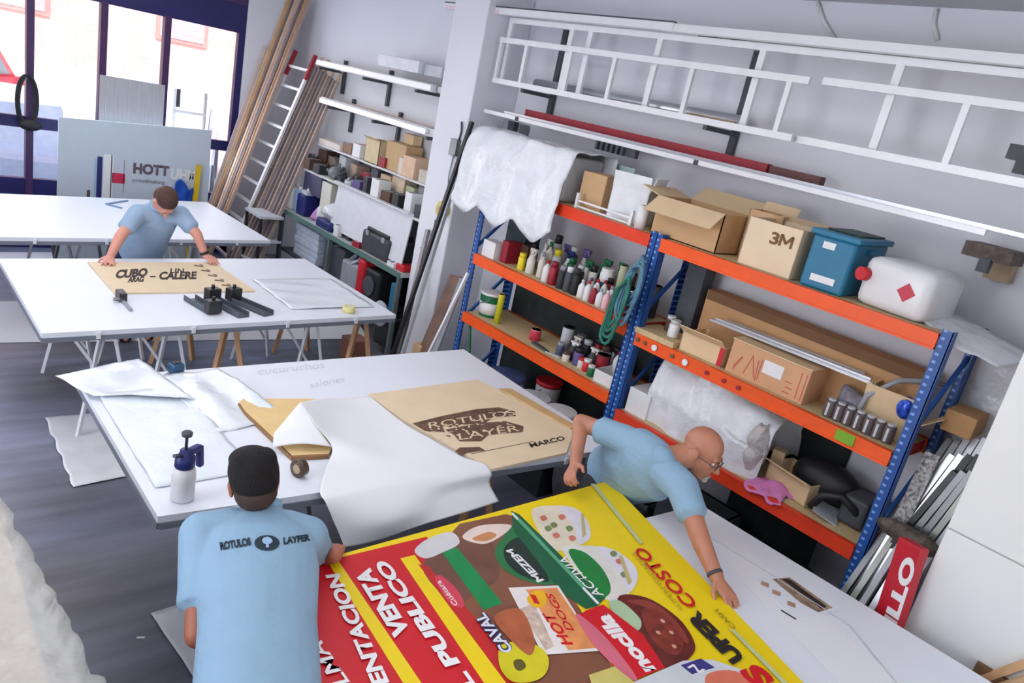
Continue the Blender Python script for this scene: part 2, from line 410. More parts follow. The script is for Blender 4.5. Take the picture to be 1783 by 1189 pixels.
def closed_box(name, label, x, y, z, dx, dy, dz, rz=0, m=CARD, group=None, cat='box', bev=.004, tape=None):
    t = thing(name, label, cat, (x, y, z), rz, group)
    MB().box((0, 0, dz / 2), (dx, dy, dz), bev=bev).build('body', m, t)
    if tape: MB().box((0, 0, dz + .001), (dx * 1.002, .04, .002)).build('tape', tape, t)
    return t
def bottle(x, y, z, r, h, body, cap, label, group, style='bottle', cat='bottle', name=None, rz=0):
    t = thing(name or {'bottle': 'bottle', 'spray': 'spray_can', 'can': 'tin_can', 'trigger': 'trigger_spray_bottle', 'tube': 'cartridge', 'jar': 'jar'}[style], label, cat, (x, y, z), rz, group)
    if style == 'bottle':
        MB().lathe([(r * .9, 0), (r, h * .03), (r, h * .62), (r * .8, h * .72), (r * .38, h * .82), (r * .38, h * .88)]).build('body', body, t, True)
        MB().lathe([(r * .45, h * .86), (r * .45, h * .98), (r * .4, h)]).build('cap', cap, t)
    elif style == 'spray':
        MB().lathe([(r * .95, 0), (r, h * .02), (r, h * .74), (r * .9, h * .78), (r * .6, h * .81)]).build('body', body, t, True)
        MB().lathe([(r * .8, h * .79), (r * .8, h * .97), (r * .7, h)]).build('cap', cap, t, True)
    elif style == 'can':
        MB().lathe([(r, 0), (r, h * .96), (r * .96, h)]).build('body', body, t, True)
        MB().lathe([(r * .97, h * .95), (r * 1.03, h * .96), (r * 1.03, h), (r * .8, h * 1.0)]).build('lid', cap, t)
    elif style == 'jar':
        MB().lathe([(r * .95, 0), (r, h * .05), (r, h * .7), (r * .85, h * .78)]).build('body', body, t, True)
        MB().lathe([(r * .9, h * .76), (r * .92, h), (r * .85, h)]).build('lid', cap, t)
    elif style == 'tube':
        MB().lathe([(r, 0), (r, h * .86), (r * .5, h * .88), (r * .3, h * .9)]).build('body', body, t, True)
        MB().lathe([(r * .28, h * .88), (r * .12, h)]).build('nozzle', cap, t)
    elif style == 'trigger':
        MB().lathe([(r * .9, 0), (r, h * .04), (r * .95, h * .5), (r * .5, h * .66), (r * .4, h * .74)]).build('body', body, t, True)
        k = MB(); k.box((r * .0, -r * .3, h * .88), (r * .7, r * 2.0, h * .1), bev=.003); k.box((0, -r * .9, h * .76), (r * .3, r * .25, h * .2), Euler((.4, 0, 0)))
        k.lathe([(r * .48, h * .72), (r * .45, h * .86)]); k.build('trigger_head', cap, t)
    return t

# --- right bay, top shelf (z 2.035)
ZT = 2.037
b = carton('cardboard_box', 'large open cardboard box with its front flap hanging down, on the top shelf', 4.02, 2.725, ZT, .34, .50, .235, 0, CARD, ((0, -38), (1, 35), (3, 15)), .15)
carton('cardboard_box', 'plain cardboard box half hidden behind the big open box on the top shelf', 4.16, 2.36, ZT, .16, .22, .29, .1, CARD, ((1, 60),), .06)
b = carton('cardboard_box', 'cardboard box printed with large dark letters beside the teal bin on the top shelf', 3.97, 2.135, ZT, .30, .33, .27, .03, KRAFT, ((1, 20),), .08)
k = letters('3', (-.1515, .01, .16), (-.1515, -.042, .16), (-.1515, .01, .225), .03)
for a_, b2 in (((-.052, .16), (-.052, .225)), ((-.118, .16), (-.118, .225)), ((-.054, .222), (-.085, .178)), ((-.116, .222), (-.085, .178))): k.bar((-.152, a_[0], a_[1]), (-.152, b2[0], b2[1]), .014, .001, up=(1, 0, 0))
k.build('printed_letters', CARDD, b)['label'] = 'dark brown printed 3M lettering'
t = thing('storage_bin', 'teal plastic storage bin with two white stickers on the top shelf', 'bin', (4.04, 1.80, ZT), .06)
k = MB(); k.loft([((0, 0, 0), (.19, 0, 0), (0, .105, 0)), ((0, 0, 0), (.19, 0, 0), (0, .105, 0))], 4) if 0 else k.box((0, 0, .14), (.44, .235, .28), bev=.015); k.build('body', TEAL, t)
k = MB(); k.box((0, 0, .292), (.47, .265, .03), bev=.006); k.build('lid', TEAL, t)
k = MB(); k.box((.03, .0, .312), (.34, .18, .012), bev=.004); k.build('lid_top', GREEND, t)
k = MB(); k.box((-.222, .02, .235), (.003, .065, .035)); k.build('sticker', WPL, t)
k = MB(); k.box((-.222, .0, .06), (.003, .13, .035)); k.build('sticker', WPL, t)
for sy in (-1, 1): k = MB(); k.box((0, sy * .125, .24), (.12, .02, .025), bev=.004); k.build('handle', TEAL, t)
t = thing('jerrycan', 'white plastic jerrycan lying down with red cap and red diamond mark', 'jerrycan', (4.0, 1.42, ZT), -.12)
k = MB(); k.box((0, 0, .125), (.34, .36, .25), bev=.045); k.build('body', mat((228, 230, 232), .3, var=.02), t, True)
k = MB(); k.cyl((-.165, .155, .15), (-.205, .165, .15), .034); k.build('cap', RED, t)
k = MB(); k.tube([(-.1, .175, .1), (-.09, .215, .12), (.05, .215, .12), (.08, .175, .1)], .014); k.build('handle', WPL, t)
k = MB(); k.box((-.1722, -.07, .125), (.003, .066, .066), Euler((math.radians(45), 0, 0))); k.build('hazard_mark', mat((196, 60, 80), .5), t)
t = closed_box('carton', 'brown cardboard carton standing at the far left of the top shelf', 4.0, 3.60, ZT, .2, .2, .25, .15, CARD)
t = carton('white_carton', 'white carton tipped open between brown cartons on the top shelf', 3.99, 3.27, ZT, .24, .26, .22, .35, mat((226, 230, 234), .6), ((2, 75), (0, 80)), .10)
t = thing('paper_roll', 'small white paper roll standing against the open cardboard box on the top shelf', 'roll', (3.83, 3.05, ZT), 0)
MB().lathe([(.035, 0), (.035, .15)]).build('roll', WPL, t, True); MB().lathe([(.014, .148), (.014, .152)]).build('core', CARDD, t)
t = thing('wire_rail', 'low white metal rail lying along the front of the top shelf', 'rail', (3.83, 3.38, ZT), 0)
for zz in (.012, .05): MB().bar((0, -.26, zz), (0, .26, zz), .012).build('bar', ALUW, t)
for yy in (-.25, .25): MB().bx((-.01, yy - .012, 0), (.01, yy + .012, .1)).build('end_post', WPL, t)
solo('folded_sheet', MB().bx((4.25, 3.55, ZT), (4.262, 4.0, 2.36)), mat((176, 204, 204), .5, var=.05), 'pale green sheet standing behind the brown carton on the top shelf', 'sheet')

def drape(name, label, cat, f, nu, nv, m, amp=.012, fr=7, th=.003, seed=0, group=None, parent=None):
    def g(u, v):
        p = Vector(f(u, v)); n = noise.noise_vector(Vector((p.x * fr + seed, p.y * fr, p.z * fr))); n2 = noise.noise_vector(Vector((p.x * fr * 3 + seed, p.y * fr * 3, p.z * fr * 3)))
        return p + n * amp + n2 * amp * .35
    o = MB().grid(g, nu, nv).build(name, m, parent, solid=th)
    return tag(o, label, cat, group)
def path_uv(pts):
    pts = [Vector(p) for p in pts]; L = [0]
    for a, b_ in zip(pts, pts[1:]): L.append(L[-1] + (b_ - a).length)
    def f(t):
        s = t * L[-1]
        for i in range(len(pts) - 1):
            if s <= L[i + 1] or i == len(pts) - 2:
                return pts[i].lerp(pts[i + 1], (s - L[i]) / max(L[i + 1] - L[i], 1e-9))
    return f
# wrapped bulky load at the far end of the top shelf
t = thing('wrapped_load', 'bulky load under white plastic sheeting at the far end of the top shelf', 'wrapped load', (4.0, 4.25, ZT))
MB().box((0, -.04, .16), (.38, .86, .32), bev=.03).build('load', GREYL, t)
pf = path_uv([(-.31, 0, -.20), (-.30, 0, -.06), (-.28, 0, .14), (-.24, 0, .28), (-.2, 0, .36), (.2, 0, .36), (.215, 0, .1)])
drape('plastic_sheet', None, None, lambda u, v: pf(u) + Vector((-.02 * math.sin(v * 19), -.56 + 1.16 * v, -(.12 * abs(math.sin(v * 9)) if u < .3 else 0) * (.3 - u) * 3)), 44, 50, PLASTIC, .02, 6, parent=t)
# loose film at the near end, hanging down behind the end posts
pf2 = path_uv([(3.86, 0, 2.06), (4.0, 0, 2.09), (4.2, 0, 2.10), (4.28, 0, 2.04), (4.30, 0, 1.7), (4.32, 0, 1.2)])
drape('plastic_film', 'rumpled translucent white film hanging over the near end of the rack', 'plastic film', lambda u, v: pf2(u) + Vector((.03 * math.sin(v * 8), 1.36 - (.45 + .45 * u) * v, (-.10 * v if u < .5 else -.16 * v))), 34, 30, PLASTIC, .02, 5, seed=3)

# --- right bay, middle shelf (z 1.42)
ZM = 1.422
solo('chipboard_offcut', MB().box((3.90, 2.68, ZM + .02), (.26, .30, .036), Euler((0, 0, .04))), CHIP, 'pale chipboard offcut at the far end of the middle shelf of the near bay', 'board')
t = carton('cardboard_box', 'flat printed cardboard box with a red corner on the middle shelf', 3.96, 2.37, ZM, .26, .30, .12, .05, CARDL, ((0, 35), (1, 60)), .08)
MB().box((-.1315, -.135, .06), (.002, .03, .11)).build('red_corner', RED, t)
t = closed_box('cardboard_box', 'long brown cardboard box with red printing and a white label on the middle shelf', 3.98, 1.93, ZM, .30, .49, .20, .02, mat((206, 160, 122), .8, var=.05))
MB().box((-.151, -.035, .12), (.002, .12, .075)).build('label', WPL, t)
k = MB()
for i, (a, c2, d, e) in enumerate(((.2, .03, .16, .12), (.16, .12, .2, .05), (.13, .03, .1, .15), (.1, .15, .06, .03), (.06, .14, .05, .02), (.04, .15, .04, .03), (-.12, .03, -.16, .03), (-.13, .06, -.17, .06), (-.12, .09, -.16, .09), (-.2, .02, -.2, .17), (-.23, .02, -.23, .17))):
    k.bar((-.1505, a, c2), (-.1505, d, e), .006, .002, up=(1, 0, 0))
k.build('printed_lines', mat((196, 100, 84), .7), t)
MB().bx((-.155, -.25, .2), (.0, .25, .206)).build('top_flap', CARDL, t)
t = closed_box('long_cardboard_box', 'very long flat cardboard box standing along the back of the middle shelf', 4.13, 1.90, ZM, .14, 1.38, .36, -.03, mat((190, 148, 104), .8, var=.05))
MB().bx((-.075, -.68, .30), (-.071, .68, .36)).build('open_edge', CARDD, t)
t = thing('profile_bundle', 'bundle of silver aluminium strips lying on the long boxes of the middle shelf', 'metal profiles', (0, 0, 0))
for i in range(5):
    dx = .03 * i; MB().bar((3.93 + dx, 2.42 - .02 * i, 1.645 + .012 * (i % 2)), (3.93 + dx, 1.40 + .03 * i, 1.66 + .012 * (i % 2)), .022, .012).build('strip', ALU, t)
t0 = thing('paint_roller', 'dark ribbed roller with a pale end in the row on the middle shelf', 'roller', (3.86, 1.54, ZM), 0, 'row of rollers on the middle shelf')
MB().lathe([(.026, 0), (.028, .01), (.028, .085), (.026, .09)], (0, 0, 0)).build('sleeve', mat((92, 84, 84), .6, var=.3), t0, True)
MB().lathe([(.02, .09), (.02, .1)]).build('end_cap', GREYL, t0)
MB().bx((-.0295, -.006, .01), (-.027, .006, .08)).build('pale_stripe', GREYL, t0)  # highlight painted as a pale strip down the sleeve front
for i in range(1, 7): dup(t0, (3.86 + .002 * i, 1.54 - .052 * i, ZM))
t = carton('cardboard_box', 'small torn cardboard box with splayed flaps at the near end of the middle shelf', 4.03, 1.30, ZM, .18, .26, .10, .1, CARDL, ((0, 75), (2, 40), (3, 100)), .15)
drape('plastic_bag', 'crumpled black plastic roll behind the rollers of the middle shelf', 'plastic bag', lambda u, v: (4.0 + .05 * math.cos(6.28 * v), 1.56 - .26 * u, ZM + .09 + .06 * math.sin(6.28 * v)), 16, 20, mat((120, 118, 130), .3, var=.4, scale=20), .025, 14)
solo('hose', MB().tube([(3.90, 1.42, 1.47), (3.90, 1.40, 1.60), (3.95, 1.30, 1.72), (4.05, 1.18, 1.76), (4.15, 1.16, 1.74)], .014), GREY, 'grey hose arching over the torn cardboard box', 'hose')
solo('blue_foil', MB().ell((3.93, 1.215, 1.61), (.035, .045, .06)), mat((40, 80, 190), .2, .3, var=.6, scale=40), 'crinkled shiny blue packet beside the near rack post', 'packet')
t = closed_box('cardboard_box', 'brown cardboard box end sticking out past the near end post of the rack', 4.12, 1.0, 1.56, .22, .14, .11, .05, mat((178, 138, 92), .8, var=.05))

# --- right bay, bottom shelf (z .885)
ZB = .888
pf3 = path_uv([(-.16, 0, -.02), (-.17, 0, .2), (-.10, 0, .42), (.05, 0, .47), (.2, 0, .44), (.24, 0, .1)])
t = thing('wrapped_load', 'large load under white plastic sheeting on the bottom shelf behind the bald man', 'wrapped load', (4.0, 2.25, ZB))
MB().box((.05, 0, .16), (.26, .54, .32), bev=.04).build('load', GREYL, t)
drape('plastic_sheet', None, None, lambda u, v: pf3(u) + Vector((.02 * math.sin(v * 14), .40 - .86 * v, -.16 * max(0, v - .55) * (1 if u > .2 else 0))), 40, 44, PLASTIC, .025, 6, seed=9, parent=t)
closed_box('white_carton', 'plain white carton at the far end of the bottom shelf of the near bay', 3.93, 2.70, ZB, .22, .17, .17, .05, WPL)
drape('plastic_bag', 'clear grey plastic bag slumped at the near side of the big white sheeting', 'plastic bag', lambda u, v: (3.88 + (.08 + .02 * math.sin(9 * u)) * math.cos(6.28 * v) * math.sin(.3 + 2.5 * u), 1.86 + .07 * math.sin(6.28 * v) * math.sin(.3 + 2.5 * u), ZB + .03 + .3 * u), 16, 20, mat((190, 186, 186), .2, var=.25, scale=14, bump=.5), .02, 12)
closed_box('wood_block', 'stubby round wood block in the dark of the bottom shelf', 4.05, 1.80, ZB + .1, .07, .07, .07, .3, CARDL, cat='block')
carton('cardboard_box', 'low cardboard tray on the bottom shelf behind the pink cloth', 4.0, 1.62, ZB, .2, .3, .13, -.2, CARDL, ((0, 20),), .05)
drape('pink_cloth', 'crumpled pink cloth hanging over the red front beam of the bottom shelf', 'cloth', lambda u, v: (3.75 + .22 * u, 1.80 - .24 * v + .03 * math.sin(5 * u), ZB + .02 + .04 * math.sin(3.1 * u) * math.sin(3.1 * v) - .03 * (1 - u)), 12, 14, PINK, .022, 18)
solo('black_bin_bag', MB().ell((4.06, 1.50, ZB + .12), (.12, .2, .12)), BLACK, 'black plastic bag at the back of the bottom shelf', 'bag')
solo('glass_sheet', MB().box((3.93, 1.40, ZB + .03), (.2, .14, .008), Euler((.3, -.1, .4))), mat((186, 196, 204), .2, .2), 'pale grey sheet offcut lying on the bottom shelf of the near bay', 'sheet')
solo('black_cable', MB().tube([(3.86, 1.46, ZB + .03), (3.87, 1.42, ZB + .12), (3.9, 1.34, ZB + .15), (3.92, 1.26, ZB + .11), (3.98, 1.22, ZB + .03)], .022), BLACK, 'thick black cable loop at the near end of the bottom shelf', 'cable')
solo('machine_case', MB().box((4.02, 1.27, ZB + .09), (.2, .14, .16), bev=.02), CHAR, 'dark machine case behind the black cable loop', 'machine')
# under the bottom shelf
for i, (x, y, r, h, mm, lb) in enumerate(((3.98, 1.22, .13, .34, TAN, 'burlap wrapped bundle on the floor beneath the near end of the rack'),)):
    t = thing('burlap_bundle', lb, 'bundle', (x, y, 0)); MB().lathe([(r * .8, 0), (r, .06), (r * .95, h * .8), (r * .6, h)]).build('sack', mat((150, 128, 92), .9, var=.3, scale=30, bump=.6), t, True); MB().lathe([(r * .62, h * .93), (r * .66, h * .97), (r * .62, h * 1.0)]).build('tie', CARDD, t)
for x, y, dx, dy, dz, mm, lb in ((4.0, 1.66, .34, .42, .42, BLACK, 'black crate on the floor under the near bay, nearest the burlap bundle'), (4.0, 2.15, .32, .4, .5, CHAR, 'dark grey crate on the floor under the near bay, behind the bald man'), (4.0, 2.6, .3, .34, .36, DARK, 'dark crate on the floor beside the middle rack post'), (4.1, 1.66, .2, .2, .5, CHAR, 'tall dark case rising behind the black crate')):
    if dx < .3: continue
    t = thing('crate', lb, 'crate', (x, y, 0)); k = MB(); k.bx((-dx / 2, -dy / 2, 0), (dx / 2, dy / 2, .02)); 
    for s in (-1, 1): k.bx((s * dx / 2 - .01, -dy / 2, 0), (s * dx / 2 + .01, dy / 2, dz)); k.bx((-dx / 2, s * dy / 2 - .01, 0), (dx / 2, s * dy / 2 + .01, dz))
    k.build('body', mm, t); k = MB()
    for s in (-1, 1): k.bx((s * dx / 2 - .016, -dy / 2 - .016, dz - .03), (s * dx / 2 + .016, dy / 2 + .016, dz)); k.bx((-dx / 2, s * dy / 2 - .016, dz - .03), (dx / 2, s * dy / 2 + .016, dz))
    k.build('rim', CHAR, t)

# --- left bay, upper shelf: paints, sprays and cleaners (z 1.445)
ZU = 1.447
G = 'bottles and cans crowded on the upper shelf of the far bay'
def LU(px, py, X): p = at(px, py, X=X); return p.y
spec = [
 # x, y, r, h, body, cap, style, label
 (3.92, 4.42, .0, 0, None, None, 'cube', ''),
 (3.88, 4.10, .030, .13, YEL, YEL, 'jar', 'small yellow jar at the front of the far bay upper shelf'),
 (4.02, 4.14, .03, .20, TAN, BLACK, 'spray', 'tan spray can with a black cap behind the small yellow jar'),
 (4.10, 4.06, .035, .26, BROWN, WPL, 'spray', 'brown can with a white top at the back near the red box'),
 (3.88, 4.00, .033, .21, OFFW, OFFW, 'trigger', 'cream trigger bottle right of the small yellow jar'),
 (3.98, 3.98, .033, .24, WPL, OFFW, 'bottle', 'tall cream bottle behind the cream trigger bottle'),
 (3.90, 3.90, .030, .19, OFFW, GREY, 'bottle', 'cream bottle with grey cap in front of the yellow capped can'),
 (4.00, 3.86, .036, .23, GREYL, YEL, 'spray', 'pale grey can with a bright yellow cap on the far bay upper shelf'),
 (3.86, 3.80, .030, .16, WPL, RED, 'bottle', 'short white bottle with a red cap below the yellow capped can'),
 (3.86, 3.73, .034, .17, REDM, REDM, 'spray', 'dark red spray can at the shelf front below the yellow capped can'),
 (4.10, 3.80, .035, .27, CHAR, GREYL, 'spray', 'charcoal can with pale cap at the back, left of the green spray heads'),
 (4.12, 3.90, .035, .28, GREYL, PURP, 'trigger', 'pale trigger bottle with a purple head at the back under the sheeting'),
 (4.12, 3.70, .035, .30, WPL, PURP, 'trigger', 'white trigger bottle with a purple head beside another at the back'),
 (3.94, 3.66, .033, .18, DARK, GREEN, 'spray', 'dark can with a round green cap in the middle of the upper shelf'),
 (3.86, 3.64, .030, .17, DARK, GREY, 'spray', 'dark spray can with a grey cap at the shelf front'),
 (3.86, 3.57, .030, .18, CHAR, WPL, 'spray', 'charcoal spray can with a white cap at the shelf front'),
 (3.94, 3.55, .031, .20, BLACK, GREYL, 'spray', 'black spray can with a pale cap behind the front row'),
 (3.86, 3.50, .030, .19, BLACK, DARK, 'spray', 'all black spray can at the front, next to the small white bottles'),
 (4.06, 3.60, .036, .24, WPL, GREEN, 'trigger', 'white trigger bottle with green head, leftmost of the green headed ones'),
 (4.14, 3.50, .036, .28, GREEN, GREEN, 'trigger', 'green trigger bottle at the back of the upper shelf'),
 (4.06, 3.46, .036, .25, GREEND, GREEN, 'trigger', 'dark green trigger bottle left of the white tub with the blue band'),
 (4.14, 3.36, .034, .30, GREYL, GREEN, 'trigger', 'pale trigger bottle with bright green head, tallest of the green headed ones'),
 (3.86, 3.43, .026, .13, WPL, WPL, 'bottle', 'S'), (3.86, 3.37, .026, .14, WPL, RED, 'bottle', 'S2'), (3.92, 3.41, .026, .15, WPL, PURP, 'bottle', 'small white bottle with a purple cap in the second row'),
 (3.86, 3.31, .026, .13, REDM, WPL, 'bottle', 'small dark red bottle with a white cap at the shelf front'), (3.92, 3.35, .026, .16, WPL, RED, 'bottle', 'S2'),
 (3.86, 3.25, .027, .12, WPL, SKYB, 'bottle', 'small white bottle with a pale blue cap at the shelf front'), (3.93, 3.29, .026, .17, OFFW, REDM, 'bottle', 'small cream bottle with a dark red cap in the second row'),
 (3.86, 3.19, .027, .13, mat((226, 190, 196), .5), WPL, 'bottle', 'small pale pink bottle at the shelf front'), (3.93, 3.22, .030, .15, WPL, GREY, 'bottle', 'small white bottle with a grey cap in the second row'),
 (3.99, 3.30, .028, .18, REDM, BLACK, 'spray', 'dark red can with black cap in the third row near the tall khaki tube'),
 (3.86, 3.12, .032, .12, mat((220, 110, 116), .5), RED, 'jar', 'pinkish red jar at the near front end of the upper shelf'),
 (3.87, 3.05, .030, .13, RED, WPL, 'jar', 'red jar with a white lid beside the pinkish red jar'),
 (3.95, 3.14, .030, .17, WPL, WPL, 'can', 'plain white tin behind the pinkish red jar'),
 (3.95, 3.07, .028, .17, PURP, WPL, 'can', 'purple tin with a white lid near the middle rack post'),
 (4.02, 3.37, .050, .22, WPL, WPL, 'tub', ''),
 (4.03, 3.245, .030, .29, mat((186, 190, 156), .6), mat((186, 190, 156), .6), 'can', 'tall khaki tube standing in the middle of the bottles'),
 (4.05, 3.13, .045, .16, BROWN, BLACK, 'can', 'brown tin with black lid stacked near the green rope'),
 (3.98, 3.00, .040, .12, BROWN, GREYL, 'can', 'short brown tin with a pale lid near the green rope'),
]
for x, y, r, h, bm_, cm_, st, lb in spec:
    if st == 'cube':
        closed_box('small_box', 'white small box at the far end of the bottle shelf', 3.87, 4.43, ZU, .12, .15, .13, 0, WPL)
        closed_box('small_box', 'red upright box right of the white small box on the bottle shelf', 3.92, 4.29, ZU, .14, .07, .17, 0, REDM)
        closed_box('small_box', 'brown small box behind the red upright box', 4.05, 4.22, ZU, .12, .08, .16, 0, BROWN); continue
    if st == 'tub':
        t = thing('tub', 'white plastic tub with a dark blue band on the bottle shelf', 'tub', (x, y, ZU)); MB().lathe([(r * .92, 0), (r, h * .05), (r, h * .9), (r * .85, h)]).build('body', bm_, t, True)
        MB().lathe([(r * 1.01, h * .35), (r * 1.01, h * .62)]).build('band', BLUED, t, True); MB().lathe([(r * .9, h * .93), (r * .9, h * 1.05)]).build('lid', WPL, t); continue
    if lb == 'S': lb = 'small all white bottle at the shelf front beside the black spray cans'; g = None
    elif lb == 'S2': lb = 'small white bottle with a red cap in the clump of little bottles'; g = 'red capped white bottles'
    else: g = None
    bottle(x, y, ZU, r, h, bm_, cm_, lb, g or G, st, {'spray': 'spray can', 'can': 'can', 'jar': 'jar'}.get(st, 'bottle'))
# rope and cable hanging on the middle post
RP = mat((84, 128, 150), .7, var=.3, scale=20); RG = mat((36, 110, 96), .7, var=.3, scale=20)
for k_, (mm, lb, x0, dy, n_) in enumerate(((RP, 'grey blue rope coil hanging on the middle rack post', 3.72, .0, 5), (RG, 'green cord coil hanging lower on the middle rack post', 3.70, .05, 4))):
    m = MB()
    for i in range(n_):
        pts = []; zc = 1.90 - .14 * k_ - .012 * i; ry = .028 + .010 * i; rz_ = (.15 if k_ == 0 else .18) + .012 * i
        for a in range(25):
            an = a / 24 * 2 * math.pi; pts.append((x0 - .008 * i + .01 * math.sin(3 * an + i), 2.87 + dy + ry * math.sin(an) + .03 * (1 - math.cos(an)) * .5 * (1 + k_), zc - rz_ * (1 - math.cos(an)) + .012 * math.sin(an * 4 + i)))
        m.tube(pts, .011)
    solo('rope_coil', m, mm, lb, 'rope')

# --- left bay, lower shelf (z .96)
ZL = .962
def bucket(x, y, z, r, h, body, lid, label, name='bucket', band=None, group=None):
    t = thing(name, label, 'bucket', (x, y, z), random.uniform(0, 3), group)
    MB().lathe([(r * .86, 0), (r * .88, .01), (r, h * .9), (r, h * .93)], n=28).build('body', body, t, True)
    if band: MB().lathe([(r * .9, h * .12), (r * .985, h * .6)], n=28).build('band', band, t, True)
    MB().lathe([(r * 1.03, h * .9), (r * 1.05, h * .93), (r * 1.05, h * .99), (r * .98, h), (r * .93, h * .985)], n=28).build('lid', lid, t)
    MB().tube([(r * 1.02 * math.cos(a), r * 1.02 * math.sin(a), h * (.85 - .35 * math.sin(a))) for a in [math.pi * i / 12 for i in range(13)]], .004).build('handle', STEEL, t)
    return t
bucket(3.94, 4.42, ZL, .095, .20, GREEN, WPL, 'white lidded green bucket at the far end of the lower shelf', band=WPL)
t = bottle(3.88, 4.24, ZL, .026, .24, mat((206, 206, 40), .5), YEL, 'tall yellow cartridge standing beside the green bucket', None, 'can', 'cartridge', 'cartridge')
bottle(3.95, 3.86, ZL, .042, .085, mat((210, 60, 84), .5), mat((230, 170, 180), .5), 'squat pink red tin alone on the lower shelf of the far bay', None, 'can', 'can')
low = [(4.02, 3.60, .045, .20, GREYL, DARK, 'can', 'speckled pale tin at the back of the lower shelf, left of the dark bottles'), (3.96, 3.46, .04, .15, DARK, WPL, 'trigger', 'dark trigger bottle with white head, leftmost on the lower shelf'),
 (4.06, 3.42, .04, .16, BLACK, GREYL, 'spray', 'black can with a pale cap at the back of the lower shelf'), (3.92, 3.36, .038, .13, PURP, BLACK, 'jar', 'dark violet jar on the lower shelf of the far bay'),
 (4.0, 3.30, .04, .16, CHAR, WPL, 'trigger', 'charcoal trigger bottle with white head in the middle of the lower shelf'), (3.90, 3.25, .03, .09, RED, WPL, 'jar', 'small red jar at the front of the lower shelf'),
 (4.08, 3.26, .04, .17, WPL, BROWN, 'spray', 'white spray can with a brown cap at the back of the lower shelf'), (3.97, 3.18, .045, .15, REDM, BLACK, 'can', 'dark red tin near the near end of the lower shelf'),
 (4.07, 3.12, .045, .17, BROWN, BLACK, 'jar', 'brown jar behind the dark red tin on the lower shelf'), (3.88, 3.44, .028, .07, OFFW, BROWN, 'jar', 'tiny cream jar at the front edge of the lower shelf'),
 (3.86, 3.17, .026, .08, GREEN, WPL, 'jar', 'tiny green jar at the front of the lower shelf'), (4.12, 3.55, .04, .15, PURP, GREY, 'jar', 'violet jar at the very back of the lower shelf')]
for x, y, r, h, bm_, cm_, st, lb in low: bottle(x, y, ZL, r, h, bm_, cm_, lb, 'small containers on the lower shelf of the far bay', st, {'spray': 'spray can', 'can': 'can', 'jar': 'jar'}.get(st, 'bottle'))
carton('white_tray', 'white plastic tray at the near end of the lower shelf of the far bay', 3.93, 3.03, ZL, .22, .16, .09, .1, WPL, ())
solo('pliers', MB().bar((3.87, 3.80, ZL + .008), (3.85, 3.62, ZL + .008), .012, .016).bar((3.90, 3.80, ZL + .008), (3.86, 3.60, ZL + .008), .012, .016), CHAR, 'grey pliers lying open at the front of the lower shelf', 'pliers')
solo('scraper', MB().box((3.87, 3.56, ZL + .004), (.03, .13, .006), Euler((0, 0, .2))), GREYL, 'pale steel scraper right of the pliers on the lower shelf', 'scraper')
# floor under the left bay
bucket(3.86, 3.98, .30, .15, .34, SKYB, mat((70, 84, 130), .5), 'large bucket with a dark blue lid under the lower shelf of the far bay', band=BLUE)
closed_box('dark_crate', 'dark crate under the blue lidded bucket', 3.92, 4.0, 0, .42, .5, .30, 0, DARK, cat='crate', tape=CHAR)
bucket(3.84, 3.62, .30, .125, .31, OFFW, GREYL, 'pale bucket with a grey lid right of the blue lidded one')
bucket(4.1, 3.74, .30, .1, .36, WPL, RED, 'white bucket with a red lid at the back under the shelf')
closed_box('dark_crate', 'dark crate under the pale bucket and the red tin', 3.9, 3.47, 0, .46, .5, .30, 0, DARK, cat='crate', tape=CHAR)
bucket(3.84, 3.33, .30, .115, .33, RED, WPL, 'red paint bucket with a white lid near the middle post', band=RED)
solo('grey_cloth', MB().ell((3.84, 3.06, .26), (.17, .15, .3)).ell((3.9, 2.98, .5), (.1, .09, .1)), mat((112, 110, 118), .9, var=.2, scale=20, bump=.5), 'heap of grey cloth on the floor beside the middle rack post', 'cloth')
solo('dark_sack', MB().ell((3.9, 4.42, .25), (.2, .2, .28)), mat((86, 72, 84), .8, var=.3, bump=.4), 'dark purplish sack at the far end under the rack', 'sack')
solo('green_hose', MB().tube([(3.82, 4.50, .92), (3.81, 4.45, .8), (3.80, 4.40, .66), (3.80, 4.42, .5), (3.82, 4.3, .4)], .01), GREEN, 'thin green hose hanging below the far end of the rack', 'hose')

